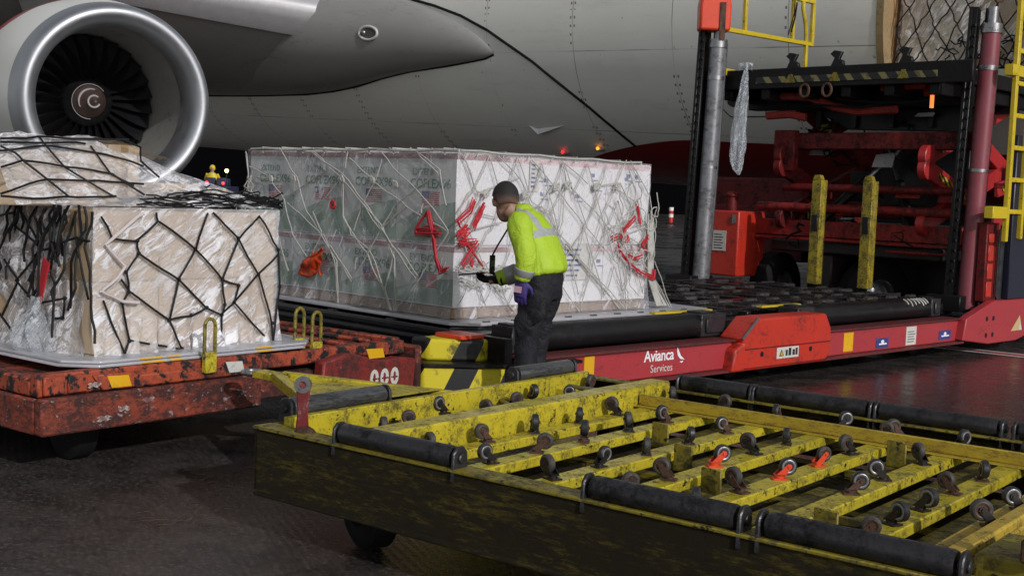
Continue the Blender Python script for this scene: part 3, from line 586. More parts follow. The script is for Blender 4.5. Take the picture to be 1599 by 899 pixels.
for y in (2.5, 2.0, 1.5, 1.0, .6):
    b = MB(); b.bb(7.44, 7.5, y-.03, y+.03, 2.5, 2.9); b.build('stiffener', M_black, LD, .004)
# scissor lift
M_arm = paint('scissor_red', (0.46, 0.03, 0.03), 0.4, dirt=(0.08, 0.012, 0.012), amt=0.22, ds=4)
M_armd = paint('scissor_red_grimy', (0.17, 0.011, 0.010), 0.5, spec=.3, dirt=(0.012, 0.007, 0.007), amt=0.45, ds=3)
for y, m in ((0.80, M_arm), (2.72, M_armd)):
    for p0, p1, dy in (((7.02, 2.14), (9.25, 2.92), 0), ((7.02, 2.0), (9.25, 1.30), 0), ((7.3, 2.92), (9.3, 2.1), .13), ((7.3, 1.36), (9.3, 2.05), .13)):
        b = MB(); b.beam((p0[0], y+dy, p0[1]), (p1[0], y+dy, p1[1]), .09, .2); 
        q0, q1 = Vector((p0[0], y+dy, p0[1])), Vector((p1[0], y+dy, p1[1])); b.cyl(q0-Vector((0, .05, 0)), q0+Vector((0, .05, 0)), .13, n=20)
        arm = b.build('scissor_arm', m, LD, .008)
        if dy == 0 and y < 1:
            b = MB(); d = (q1-q0).normalized(); b.beam(q0+d*.25-Vector((0, .048, 0)), q0+d*1.0-Vector((0, .048, 0)), .004, .075); b.build('hazard_strip', M_hazard, arm, smooth=0)
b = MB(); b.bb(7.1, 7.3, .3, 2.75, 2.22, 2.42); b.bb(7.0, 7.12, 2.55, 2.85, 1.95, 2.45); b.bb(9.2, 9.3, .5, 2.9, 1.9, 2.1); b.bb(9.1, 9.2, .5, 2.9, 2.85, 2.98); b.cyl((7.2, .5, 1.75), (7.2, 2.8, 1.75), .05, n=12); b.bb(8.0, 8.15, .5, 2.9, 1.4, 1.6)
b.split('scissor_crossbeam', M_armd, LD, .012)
# raised bridge
b = MB(); b.bb(6.6, 9.12, 0.42, 3.42, 2.96, 3.13); b.bb(6.55, 6.6, 0.1, 3.46, 2.92, 3.16)
for i in range(6): b.bb(6.62, 9.1, .5+.55*i, .62+.55*i, 2.80, 2.96)
b.bb(7.2, 7.4, .45, 3.4, 2.72, 2.95); b.bb(8.4, 8.6, .45, 3.4, 2.72, 2.95)
u_ = MB(); u_.prism([(2.75, 2.90), (2.62, 2.72), (2.1, 2.48), (.42, 2.44), (.42, 2.94)], (7.5, 0, 0), (0, 1, 0), (0, 0, 1), (.05, 0, 0)); u_.bb(8.0, 8.1, .75, 1.9, 1.5, 2.3); u_.bb(8.3, 8.5, 1.0, 2.5, 1.6, 2.0)
u_.split('underframe', M_black, LD, bevel=.01)
br = b.build('bridge', paint('bridge_black', (0.007, 0.0065, 0.007), 0.5, spec=.25, dirt=(0.022, 0.02, 0.018), amt=0.2), LD, .01)
b = MB(); b.bb(6.541, 6.549, 0.5, 2.85, 2.985, 3.06); b.build('hazard_strip', M_hazarddim, br, smooth=0)
for y in (2.36, 1.76, 0.9):
    b = MB(); b.prism([(-.09, 0), (.09, 0), (.07, .07), (.02, .09), (.06, .17), (-.05, .19), (-.1, .15), (-.04, .10)], (6.57, y, 3.15), (0, -1, 0), (0, 0, 1), (.05, 0, 0)); b.build('pallet_stop', M_black, br, .006)
    b = MB(); b.prism([(-.07, 0), (.07, 0), (.02, .1), (-.02, .1)], (6.535, y, 2.98), (0, 1, 0), (0, 0, 1), (.01, 0, 0)); b.build('stop_bracket', M_yellowdirty, br)
b = MB()
for y in (2.15, 1.85): b.tube([(6.53, y+.06*math.cos(a), 2.88+.075*math.sin(a)) for a in [PI*2*i/14 for i in range(14)]], .016, 5, closed=True)
b.split('shackle', M_rust, br)
b = MB(); b.prism([(0, 0), (.16, .0), (.16, .09), (0, .09)], (6.5, 3.44, 3.10), (-.2, -1, 0), (0, 0, 1), (.3, .03, 0)); b.bb(6.52, 7.0, 3.43, 3.5, 3.11, 3.19); b.build('toe_plate', M_yellowclean, br, .004)
b = MB()
for z, x0, x1 in ((3.68, 6.5, 8.6), (4.25, 6.5, 8.6)): b.beam((x0, 3.38, z), (x1, 3.38, z+.03), .055, .055)
for x in (6.52, 7.0, 8.1): b.beam((x, 3.38, 3.68 if x == 7.0 or x == 8.1 else 3.15), (x, 3.38, 4.25), .05, .05, (1, 0, 0))
b.beam((8.45, 3.38, 3.15), (8.45, 3.38, 3.7), .05, .05, (1, 0, 0)); b.beam((8.58, 3.38, 3.7), (8.58, 3.38, 4.25), .05, .06, (1, 0, 0)); b.tube([(8.45, 3.38, 3.72), (8.42, 3.38, 3.95), (8.3, 3.36, 4.15), (8.3, 3.36, 4.25)], .03, 6)
b.build('railing', M_yellowclean, br, .006)
b = MB(); b.tube([(8.05, 3.3, 4.2), (8.02, 3.3, 4.0), (7.95, 3.3, 3.8)], .012, 5); b.tube([(8.0, 3.3, 4.25), (8.0, 3.3, 4.05), (7.88, 3.3, 3.75)], .008, 5); b.split('cable', M_rubber, br)
b = MB(); hz = paint('hose_red', (0.30, 0.03, 0.02), 0.5, dirt=(0.03, 0.012, 0.01), amt=0.3)
b.tube([(6.9, 2.72, 2.86), (6.9, 2.3, 2.84), (6.95, 2.0, 2.72), (7.0, 1.7, 2.66), (7.0, 1.2, 2.68)], .05, 8); b.tube([(6.9, 2.9, 2.62), (6.95, 2.6, 2.64), (7.0, 2.4, 2.6)], .05, 8); b.tube([(6.9, 1.35, 2.92), (6.9, .8, 2.94)], .045, 8); b.split('red_linkage', hz, br)
b = MB(); b.tube([(6.85, 1.9, 2.8), (6.9, 1.5, 2.76), (6.9, 1.0, 2.74), (6.95, .6, 2.8)], .018, 6); b.tube([(6.8, 2.2, 2.74), (6.9, 1.6, 2.70), (6.9, 1.1, 2.78)], .014, 6); b.split('hydraulic_hose', M_rubber, br)
b = MB(); b.cyl((6.7, .62, 2.66), (6.7, .62, 2.80), .022, n=10); b.build('marker_lamp', lamp('orange_marker', (1, .2, .04), 1.6), br)
# side ladder platform and red column at the right
b = MB()
b.beam((7.12, -.12, 1.22), (7.12, -.12, 4.3), .07, .05, (0, 1, 0)); b.beam((7.5, -.12, 1.25), (7.5, -.12, 4.3), .06, .05, (0, 1, 0))
for z in (1.55, 1.9, 2.25, 2.6, 2.95, 3.3): b.beam((7.12, -.12, z), (7.5, -.12, z), .04, .05)
b.bb(6.72, 7.1, -.15, -.05, 1.47, 1.60); b.bb(6.98, 7.5, -.15, -.05, 3.02, 3.14); ld_ = b.build('side_ladder', M_yellowclean, LD, .005)
b = MB(); b.bb(6.95, 7.25, .0, .1, .55, 1.42); col = b.build('step_column', M_reddark, LD, .008)
for q in range(4): b = MB(); z0 = .60+.2*q; b.bb(6.99, 7.12, -.012, -.001, z0, z0+.17 if q < 3 else z0+.1); b.build('step_panel', M_redbright, col, .004)
b = MB(); b.tube([(7.2, -.03, .6), (7.2, -.03, 1.35)], .014, 6); b.tube([(7.28, -.02, .55), (7.3, -.02, 1.4)], .03, 6); b.split('conduit', M_darksteel, col)
b = MB(); b.bb(7.35, 8.6, -.1, -.02, .57, 2.4); b.build('side_panel', paint('panel_navy', (0.012, 0.014, 0.03), 0.4), LD, .01)
b = MB(); b.beam((7.2, 0.05, 1.78), (8.5, 0.05, 2.02), .05, .16); sa = b.build('lower_guard_arm', M_arm, LD, .008)
b = MB(); b.beam((7.3, 0.02, 1.80), (8.4, .02, 2.0), .006, .06); b.build('hazard_strip', M_hazard, sa, smooth=0)

# rope and strap paths: (along the face, height) in metres, in the frame of the loader (W*, R*) or of the red dolly (N*)
NR= [[(0.84, 1.31), (1.1, 1.15), (1.3, 0.97), (1.42, 0.93), (1.39, 0.83), (1.57, 0.99), (1.72, 1.11)], [(0.84, 1.31), (0.71, 1.2), (0.72, 1.13), (0.99, 0.98), (1.19, 0.81), (1.3, 0.76), (1.3, 0.59)], [(0.71, 1.2), (0.55, 1.21), (0.48, 1.33)], [(1.18, 1.36), (1.1, 1.15), (0.99, 0.98), (0.93, 0.75), (1.02, 0.58), (0.67, 0.65), (0.64, 0.58)], [(0.93, 0.75), (1.08, 0.77), (1.19, 0.81)], [(1.56, 1.34), (1.41, 1.21), (1.3, 0.97), (1.32, 0.82), (1.3, 0.76), (1.39, 0.83), (1.66, 0.58)], [(1.22, 1.36), (1.41, 1.21), (1.57, 0.99), (1.69, 0.69), (1.7, 0.58)], [(1.56, 1.34), (1.72, 1.14), (1.74, 0.91), (1.7, 0.58)], [(0.72, 1.13), (0.64, 1.03), (0.66, 0.92), (0.93, 0.75)], [(0.67, 0.92), (0.61, 0.99)], [(0.66, 0.92), (0.62, 0.86), (0.67, 0.65)], [(0.5, 0.88), (0.64, 0.58)], [(0.83, 1.36), (0.84, 1.31)]]
NL= [[(0.94, 1.26), (0.65, 1.13), (0.32, 1.21), (0.17, 1.2)], [(0.65, 1.13), (0.9, 0.94), (0.7, 0.82), (0.42, 0.88), (0.44, 0.77), (0.51, 0.76)], [(1.03, 1.05), (0.9, 0.94), (1.05, 0.73)], [(0.7, 0.82), (0.85, 0.59), (1.14, 0.78)], [(1.15, 1.28), (0.94, 1.32)], [(0.32, 1.35), (0.32, 1.21), (0.19, 0.89)], [(0.85, 1.32), (0.65, 1.13)]]
NU= [[(0.01, 1.57), (0.15, 1.61), (0.4, 1.59), (0.66, 1.56), (0.8, 1.45)], [(0.15, 1.61), (0.13, 1.65), (0.06, 1.68)], [(0.15, 1.61), (0.24, 1.52), (0.32, 1.43)], [(-0.06, 1.44), (0.24, 1.52), (0.54, 1.52), (0.83, 1.51)], [(0.31, 1.74), (0.38, 1.59), (0.59, 1.44)], [(0.61, 1.71), (0.65, 1.56), (0.76, 1.5)], [(0.85, 1.76), (0.94, 1.72), (0.89, 1.64), (0.96, 1.55)], [(-0.06, 1.43), (0.11, 1.42), (0.37, 1.43), (0.61, 1.44)], [(0.08, 1.72), (0.31, 1.74), (0.6, 1.75), (0.88, 1.76)], [(0.05, 1.66), (0.36, 1.7), (0.66, 1.67), (0.89, 1.61)], [(0.07, 1.7), (0.28, 1.71), (0.58, 1.72)]]
RL= [[(1.12, 1.38), (1.25, 1.24), (1.24, 1.21), (0.97, 1.22)], [(1.12, 1.38), (1.08, 1.28), (1.03, 1.16), (1.0, 1.03), (0.95, 0.94), (0.87, 0.97)], [(1.23, 1.24), (1.08, 1.25), (1.0, 1.24)], [(1.1, 1.36), (1.05, 1.23)]]
RR= [[(-0.01, 1.48), (-0.05, 1.4), (-0.17, 1.32), (-0.15, 1.29)], [(0.09, 1.46), (-0.01, 1.27)], [(0.07, 1.41), (0.02, 1.33)], [(-0.18, 1.21), (-0.07, 1.29)], [(-0.15, 1.23), (-0.05, 1.26), (-0.13, 1.2), (-0.07, 1.18), (-0.16, 1.15), (0.04, 1.17), (-0.11, 0.99)], [(-0.11, 1.25), (-0.07, 1.15), (0.1, 0.98)], [(-0.01, 1.04), (-0.02, 0.99)], [(0.06, 0.92), (0.12, 0.91)]]
R2= [[(1.9, 1.47), (1.94, 1.35), (1.93, 1.33)], [(1.87, 1.38), (1.75, 1.28), (1.69, 1.2), (1.77, 1.18), (1.8, 1.21)], [(1.58, 1.19), (1.65, 1.21)], [(1.67, 1.14), (1.7, 1.08), (1.85, 0.97), (1.99, 0.9), (2.16, 0.85)], [(1.79, 1.06), (1.9, 1.03), (1.99, 1.05)], [(2.05, 1.22), (2.06, 1.19), (1.97, 1.14), (2.05, 1.09)], [(2.17, 0.92), (2.17, 0.85)]]
WL= [[(3.61, 1.8), (3.55, 1.53), (3.64, 1.34)], [(3.07, 1.82), (2.83, 1.6), (2.67, 1.32), (2.45, 1.13)], [(3.42, 1.59), (3.22, 1.58), (3.01, 1.41), (2.87, 1.12), (2.58, 0.87)], [(2.63, 1.82), (2.18, 1.62), (1.89, 1.42), (1.5, 1.08), (1.23, 0.86)], [(2.1, 1.77), (1.79, 1.59), (1.36, 1.4), (0.88, 1.23)], [(1.75, 1.83), (1.37, 1.6), (1.06, 1.4), (0.88, 1.24)], [(1.28, 1.83), (1.03, 1.67), (0.92, 1.45)], [(1.69, 1.76), (1.76, 1.59), (1.92, 1.41), (2.02, 1.19)], [(2.18, 1.62), (2.16, 1.3), (2.04, 1.17), (1.84, 1.02), (1.52, 0.57)], [(1.92, 1.41), (1.66, 1.24), (1.49, 0.99), (1.48, 0.58)], [(1.66, 1.24), (1.87, 0.95), (2.02, 0.79)], [(1.36, 1.4), (1.66, 1.24)], [(1.03, 1.67), (1.51, 1.41), (1.66, 1.24)], [(2.38, 1.68), (2.92, 1.45)], [(2.18, 1.62), (2.58, 1.32), (2.45, 1.15)], [(2.45, 1.13), (2.73, 0.77)], [(2.45, 1.13), (2.23, 0.93), (2.2, 0.58)], [(1.47, 0.58), (1.18, 0.87), (0.88, 1.23)], [(2.32, 1.05), (2.02, 0.79)], [(3.2, 1.24), (2.92, 0.79)], [(1.5, 1.08), (1.59, 0.75), (1.52, 0.57)], [(1.21, 1.42), (1.19, 1.36)], [(3.15, 1.58), (3.56, 1.68)], [(2.15, 1.69), (2.13, 1.82)], [(2.95, 1.38), (2.45, 1.13)], [(1.45, 1.08), (1.21, 0.88)]]
WR= [[(-0.16, 1.81), (-0.05, 1.68), (-0.01, 1.55), (0.08, 1.52)], [(0.21, 1.82), (0.46, 1.66), (0.61, 1.47), (0.86, 1.39)], [(0.59, 1.8), (0.85, 1.61), (1.03, 1.46), (1.68, 0.97), (1.82, 0.56)], [(0.93, 1.82), (0.99, 1.63), (1.37, 1.41), (1.66, 1.2)], [(1.72, 1.91), (1.6, 1.63), (1.48, 1.42), (1.36, 1.15), (1.24, 0.6)], [(1.78, 1.86), (2.06, 1.56), (2.14, 1.26)], [(0.85, 1.61), (0.68, 1.44)], [(0.99, 1.63), (0.83, 1.4), (0.97, 1.15), (1.38, 0.9), (1.82, 0.56)], [(1.33, 1.62), (1.66, 1.65), (1.93, 1.33), (2.16, 1.07)], [(0.71, 1.44), (1.19, 1.01), (1.7, 0.62)], [(0.99, 1.63), (0.96, 1.32), (0.86, 1.01)], [(0.46, 1.66), (0.1, 1.55), (-0.01, 1.39), (0.24, 1.35)], [(-0.02, 1.25), (0.29, 1.31)], [(-0.01, 1.55), (-0.18, 1.37), (0.11, 0.95)], [(0.89, 0.91), (1.22, 0.57)], [(1.6, 1.62), (1.92, 1.48), (1.69, 1.15), (1.77, 0.86), (1.82, 0.56)], [(1.42, 1.56), (1.23, 1.25), (0.89, 0.91)], [(0.93, 1.82), (1.25, 1.64)], [(-0.16, 0.96), (0.15, 0.89), (0.47, 0.61)], [(-0.11, 0.97), (0.1, 1.02), (0.22, 0.89)], [(2.14, 1.26), (1.95, 1.15), (1.77, 1.22), (2.02, 1.3)], [(1.69, 1.15), (2.14, 0.89), (2.41, 0.58)], [(2.16, 1.0), (2.44, 0.57)]]

# ================================================================== WHITE CARGO ON THE LOADER (coordinates in the loader's frame)
LDM = Matrix.Translation((0.27, 8.8, 0)) @ Matrix.Rotation(R(45), 4, 'Z')
def place(o, M0, p, rz=0.0):
    o.matrix_world = M0 @ Matrix.Translation(p) @ Matrix.Rotation(rz, 4, 'Z'); return o
CU, CV = -0.16, 0.845                                                    # near corner of the load
def wob(p0, p1, k, amp, rn):
    p0, p1 = Vector(p0), Vector(p1); o = []
    for i in range(k): o.append(p0+(p1-p0)*(i/k)+(Vector((rn.uniform(-1, 1), rn.uniform(-1, 1), rn.uniform(-1, 1)))*amp if i else Vector()))
    return o
M_carton = paint('white_cardboard', (0.74, 0.74, 0.74), 0.5, var=0.08, vs=2, dirt=(0.5, 0.5, 0.5), amt=0.15, ds=3, bump=0.08)
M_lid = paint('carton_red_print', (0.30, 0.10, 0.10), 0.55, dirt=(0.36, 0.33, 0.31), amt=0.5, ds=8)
def green_mat():
    t = NT('carton_green_print'); n_ = t.noise(1.4, 3, 0.6, (1, 3, 1)); c = t.mix(t.ramp(n_, 0.4, 0.6), (0.17, 0.27, 0.19), (0.32, 0.40, 0.33)); t.p(col=c, rough=0.5); return t.m
M_panelshade = paint('carton_print_with_shade', (.50, .53, .50), .55, var=.12, vs=2, dirt=(.40, .42, .40), amt=.2, ds=3); M_greenp = green_mat(); M_greentxt = flat('carton_green_ink', (0.05, 0.18, 0.09)); M_yelp = flat('carton_yellow_print', (0.55, 0.45, 0.08))  # panel tint: grey-green print plus the side's shade painted in
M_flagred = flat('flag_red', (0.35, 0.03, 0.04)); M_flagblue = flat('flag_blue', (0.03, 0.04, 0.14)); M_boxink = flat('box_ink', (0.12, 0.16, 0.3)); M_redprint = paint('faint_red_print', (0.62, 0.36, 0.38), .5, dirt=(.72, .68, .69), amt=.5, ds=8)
def carton(name, w, d, h, label, printed_left, rn, group='white cartons on the wrapped pallet'):
    b = MB(); b.bb(-w/2, w/2, -d/2, d/2, 0, h); o = b.build(name, M_carton, None, 0.006); tag(o, label, 'carton', group)
    hb = 0.05
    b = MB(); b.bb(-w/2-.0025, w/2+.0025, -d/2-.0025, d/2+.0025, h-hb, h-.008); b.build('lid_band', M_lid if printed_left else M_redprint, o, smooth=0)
    if printed_left:
        xf = -w/2-.002
        zt = h*0.5
        b = MB(); b.add([(xf+.0006, -d/2+.004, .004), (xf+.0006, d/2-.004, .004), (xf+.0006, d/2-.004, h-hb-.002), (xf+.0006, -d/2+.004, h-hb-.002)], [(0, 1, 2, 3)]); b.build('shaded_print_panel', M_panelshade, o, smooth=0)  # covers the whole side, print tone darkened to carry its shade
        b = MB(); k = 14
        pts = [(-d/2+d*i/k, .12+.16*(1-i/k)+.03*math.sin(3*i/k)) for i in range(k+1)]
        b.add([(xf, y, .012) for y, z in pts]+[(xf, y, z*h/.6) for y, z in pts], [(i, i+1, k+1+i+1, k+1+i) for i in range(k)]); b.build('printed_swoosh', M_greenp, o, smooth=0)
        text_part('lettering', 'COFLEX96', .10, facing((xf-.0025, -.05, h-.24 if h > .6 else h-.19), (0, -1, 0), (0, 0, 1)), M_greentxt, o, bold=.001, spacing=1.0)
        text_part('lettering', 'EXTEND', .075, facing((xf-.0025, .02, h-.15 if h > .6 else h-.11), (0, -1, 0), (0, 0, 1)), M_greentxt, o)
        b = MB(); fy, fz = -.03, (h-.40 if h > .6 else h-.33)
        for q in range(7): b.bb(xf-.0015, xf-.0002, fy-.13, fy+.07, fz+.0157*q, fz+.0157*q+.0085, 0)
        b.bb(xf-.0025, xf-.0016, fy-.01, fy+.075, fz+.05, fz+.107, 1); b.build('flag_print', [M_flagred, M_flagblue], o, smooth=0)
    else:
        yf = -d/2-.002
        b = MB()
        for q in range(3): x = rn.uniform(-w*.4, w*.35); z = rn.uniform(h*.55, h*.85); b.bb(x, x+.05, yf-.001, yf, z, z+.03); b.bb(x+.01, x+.09, yf-.001, yf, z-.03, z-.022)
        b.build('printed_marks', M_boxink, o, smooth=0)
    return o
rn = random.Random(3)
ordn = ['nearest the corner', 'second from the corner', 'third from the corner', 'farthest from the corner']
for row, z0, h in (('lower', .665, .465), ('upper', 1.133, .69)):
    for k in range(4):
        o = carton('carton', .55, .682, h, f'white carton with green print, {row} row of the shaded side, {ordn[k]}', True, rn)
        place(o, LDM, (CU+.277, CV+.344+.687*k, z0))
    for k in range(3):
        o = carton('carton', .566, .682, h, f'plain white carton on the bright side, {row} row, {["next to the corner carton", "in the middle", "at the right end"][k]}', False, rn)
        place(o, LDM, (CU+.554+.285+.572*k, CV+.344, z0))
b = MB(); b.bb(CU+.01, CU+2.26, CV+.02, CV+2.74, .582, .662); o = b.build('wooden_skid', paint('raw_wood', (0.27, 0.19, 0.11), 0.7, var=.3, dirt=(0.1, 0.07, 0.04), amt=.3, stretch=(1, 6, 6)), None, .006); tag(o, 'brown wooden skid under the white cartons', 'skid'); o.matrix_world = LDM
b = MB(); b.prism([(-.28, .74), (-.12, .60), (2.72, .60), (2.80, .68), (2.80, 3.85), (-.28, 3.85)], (0, 0, .552), (1, 0, 0), (0, 1, 0), (0, 0, .024)); o = b.build('aluminium_pallet', M_alu, None, .004); tag(o, 'thin aluminium pallet sheet under the white cartons on the loader deck', 'pallet'); o.matrix_world = LDM
b = MB(); 
for q in range(9): b.bb(-.05+.3*q, .01+.3*q, .605, .63, .5765, .588)
b.split('rail_fitting', M_steel, o)
# labels stuck on the bright side
for nm, u, z, w, h_, m, lab in (('shipping_label', .60, 1.56, .10, .24, M_offwhite, 'tall printed label on the bright side right of the worker\'s head'), ('shipping_label', 1.05, .85, .3, .3, M_offwhite, 'large pale paper low on the bright side right of the worker')):
    b = MB(); b.bb(u, u+w, CV-.012, CV-.009, z, z+h_); o = b.build(nm, m, None, smooth=0); tag(o, lab, 'label'); o.matrix_world = LDM
    b = MB()
    for q in range(6): b.bb(u+.015, u+w*(.5+.06*(q % 3)), CV-.0135, CV-.0125, z+.03+q*h_*.14, z+.045+q*h_*.14)
    b.build('printing', M_boxink, o, smooth=0)
# film around the load
def shell(p, q, amp, sc, seed): return amp*(noise.noise(Vector((p*sc, q*sc*0.6, seed)))+.5*noise.noise(Vector((p*sc*3.1, q*sc*2, seed+7))))
b = MB()
b.grid(70, 40, lambda a, c: (CU-.012+2.26*a, CV-.016-.028*max(0, 1-c*2.6)**2*(1+.9*math.sin(a*90))+shell(a*2.2, c*1.2, .014, 3, 1), .585+1.25*c))
b.grid(70, 40, lambda a, c: (CU-.016-.02*max(0, 1-c*2.6)**2*(1+.9*math.sin(a*80))+shell(a*2.7, c*1.2, .013, 3, 5), CV-.014+2.78*a, .585+1.25*c))
b.grid(30, 12, lambda a, c: (CU-.01+2.25*a, CV-.01+2.76*c, 1.835+shell(a*2, c*2, .01, 3, 9)))
b.grid(10, 30, lambda a, c: (CU+2.245+.02+.25*max(0, 1-c*3.2)**2+shell(a*2, c*2, .02, 3, 12), CV-.01+1.1*a, .585+1.25*c))
o = b.build('plastic_wrap', M_filmw, None, smooth=180, normals=False); tag(o, 'thin clear plastic film stretched round the white cartons', 'plastic film'); o.matrix_world = LDM
# white net
M_rope = paint('off_white_rope', (0.46, 0.46, 0.42), 0.7, var=.3, vs=14, dirt=(.22, .21, .18), amt=.25, ds=10)
rn = random.Random(21)
def rope(b, pts, fn, r, rn, off=.014, jit=.006, n=5):
    P = [Vector(fn(*p)) for p in pts]; out = []
    for i, (a, c) in enumerate(zip(P, P[1:])):
        k = max(2, int((c-a).length/.06))
        for q in range(k): out.append(a+(c-a)*q/k+Vector(noise.noise_vector(Vector((len(b.v)*.013+q*.35, i*.7, off*9))))*jit*2.2)
    out.append(P[-1]); b.tube(out, r, n)
fl = lambda v, z: (CU-.035, max(v, CV-.03), max(.585, min(z, 1.85)))
fr_ = lambda u, z: (max(u, CU-.03), CV-.04, max(.585, min(z, 1.85)))
b = MB()
for l in WL:
    rope(b, l, fl, .0056, rn)
    if rn.random() < .3: rope(b, [(v+rn.uniform(-.03, .03), z+rn.uniform(-.03, .03)) for v, z in l], fl, .005, rn)
for l in WR:
    rope(b, l, fr_, .0048, rn)
    if rn.random() < .2: rope(b, [(u+rn.uniform(-.04, .04), z+rn.uniform(-.03, .03)) for u, z in l], fr_, .0045, rn)
for q in range(11): rope(b, [(CU-.03, 1.84), (CU-.03, 1.84)], lambda v, z, q=q: (CU+(-.035 if v < CU else 0), CV+.25*q, 1.845), .008, rn)
for q in range(7):
    u = .0+.27*q; P = [(u, CV-.035, 1.80), (u+.05, CV-.02, 1.85), (u+.2, CV+.5, 1.852), (u+.1, CV+1.4, 1.85)]; b.tube(P, .0046, 5)
for q in range(9):
    v = .95+.3*q; b.tube([(CU-.03, v, 1.80), (CU-.02, v+.03, 1.85), (CU+.5, v+.15, 1.852), (CU+1.2, v+.1, 1.85)], .008, 5)
b.tube([(CU-.03, CV+2.7-.25*i, 1.835+.008*math.sin(i*2)) for i in range(12)], .010, 6); b.tube([(CU+.21*i, CV-.03, 1.838+.006*math.sin(i*2)) for i in range(11)], .009, 6)
for i in range(9):
    for j in range(5):
        A_ = (CU+.04+.27*i+(.135 if j % 2 else 0)+rn.uniform(-.03, .03), 1.80-.27*j+rn.uniform(-.03, .03))
        for sg in (-1, 1):
            B_ = (A_[0]+sg*.135+rn.uniform(-.03, .03), A_[1]-.27+rn.uniform(-.03, .03))
            if not (CU < B_[0] < 2.12 and CU < A_[0] < 2.12) or B_[1] < .56 or rn.random() < .12: continue
            sg_ = rn.uniform(.0, .035); b.tube([(A_[0]+(B_[0]-A_[0])*t_, CV-.036-.008*math.sin(PI*t_), A_[1]+(B_[1]-A_[1])*t_-sg_*math.sin(PI*t_)) for t_ in [q/6 for q in range(7)]], .0048, 5)
for q in range(26):                                                      # loose ends bunched at the far left, and the tangle at the right end
    v = CV+2.7+rn.uniform(-.12, .08); z = rn.uniform(1.2, 1.62); P = [Vector((CU-.05, v, z))]
    for i in range(6): P.append(P[-1]+Vector((rn.uniform(-.03, .02), rn.uniform(-.07, .07), rn.uniform(-.12, .05))))
    b.tube(P, .0046, 5)
for q in range(26):
    u = rn.uniform(1.62, 2.1); z = rn.uniform(.98, 1.45); P = [Vector((u, CV-.05, z))]; d = rn.uniform(0, 6.3)
    for i in range(9): d += rn.uniform(-.7, .9); P.append(P[-1]+Vector((math.cos(d)*.045, rn.uniform(-.012, .012), math.sin(d)*.045))); P[-1].x = min(P[-1].x, 2.15)
    b.tube(P, .0046, 5)
for q in range(16):
    u = 2.08+rn.uniform(-.05, .04); b.tube([(u, CV-.045, 1.5-rn.uniform(0, .3)), (u+.02, CV-.05, 1.1), (u+.06, CV-.03, .85), (u+.2+rn.uniform(0, .12), CV-.02, .6)], .008, 5)
for q in range(16):
    u = CU+.05+rn.uniform(-.05, .5); z = rn.uniform(.85, .99); b.tube([(u, CV-.05, z), (u+.12, CV-.055, z-.03+rn.uniform(-.03, .03)), (u+.25, CV-.05, z+rn.uniform(-.12, .06))], .007, 5)
for u, z in ((.1, 1.53), (.86, 1.60), (1.0, 1.62), (1.35, 1.62), (1.62, 1.63), (.52, 1.53)):
    for q in range(7): a = rn.uniform(0, 6.3); b.tube([(u+.03*math.cos(a+i), CV-.05+.01*math.sin(i*2), z+.03*math.sin(a+i*1.3)) for i in range(6)], .008, 5)
for v, z in ((3.2, 1.58), (2.86, 1.59), (1.79, 1.6), (1.5, 1.57), (2.18, 1.6)):
    for q in range(5): a = rn.uniform(0, 6.3); b.tube([(CU-.045, v+.025*math.cos(a+i), z+.025*math.sin(a+i*1.3)) for i in range(6)], .008, 5)
o = b.build('cargo_net', M_rope, None, smooth=60); tag(o, 'off white rope cargo net knotted over the white cartons', 'cargo net'); o.matrix_world = LDM
M_strap = paint('red_webbing', (0.5, 0.02, 0.03), 0.6, dirt=(.25, .02, .03), amt=.2, ds=9)
for paths, fn, lab in ((RL, fl, 'red tie cord looped on the shaded side beside the corner of the white load'), (RR, fr_, 'red tie cord bundled in knots just left of the worker on the white load'), (R2, fr_, 'red tie cord sagging in loops at the right end of the white load')):
    b = MB()
    for l in paths:
        rope(b, l, lambda p, q, fn=fn: tuple(Vector(fn(p, q))-Vector((.015, .015, 0))), .0085, rn, jit=.003, n=6); rope(b, [(p+.012, q-.02) for p, q in l], lambda p, q, fn=fn: tuple(Vector(fn(p, q))-Vector((.012, .012, 0))), .0065, rn, jit=.004, n=6)
        rope(b, [(p-.010+rn.uniform(-.012, .012), q+.012+rn.uniform(-.015, .015)) for p, q in l], lambda p, q, fn=fn: tuple(Vector(fn(p, q))-Vector((.010, .010, 0))), .005, rn, jit=.005, n=5)
    o = b.build('tie_cord', M_strap, None, smooth=60); tag(o, lab, 'strap', 'red tie cords on the white load'); o.matrix_world = LDM
# tags hanging on the shaded side
b = MB(); pts = [(2.60, .99), (2.56, 1.02), (2.44, .97), (2.40, .86), (2.46, .78), (2.55, .80), (2.66, .83), (2.70, .86), (2.62, .90)]
b.grid(16, 16, lambda a, c: (CU-.06-.05*noise.noise(Vector((a*3, c*3, 1)))-.02*noise.noise(Vector((a*9, c*9, 3))), 2.40+.17*a+.12*(1-c)*(a-.2)**2*2+.03*math.sin(c*5), .79+.21*c+.03*math.sin(a*6)+.04*noise.noise(Vector((a*4, c*2, 8)))))
o = b.build('cargo_tag', paint('tag_orange', (0.62, 0.06, 0.008), 0.45, dirt=(.3, .03, .01), amt=.15), None, normals=False, smooth=180); sd_ = o.modifiers.new('thickness', 'SOLIDIFY'); sd_.thickness = .004; tag(o, 'crumpled orange plastic tag hanging on the white net, shaded side', 'tag'); o.matrix_world = LDM
b = MB(); b.lathe([(0, .038), (-.008, .04), (-.016, .036), (-.016, .02), (-.008, .016), (0, .02), (0, .038)], Matrix.Translation((CU-.05, 2.28, 1.385)), 24)
o = b.build('ring_tag', M_strap, None); tag(o, 'small round red tag tied to the white net above the orange tag', 'tag'); o.matrix_world = LDM
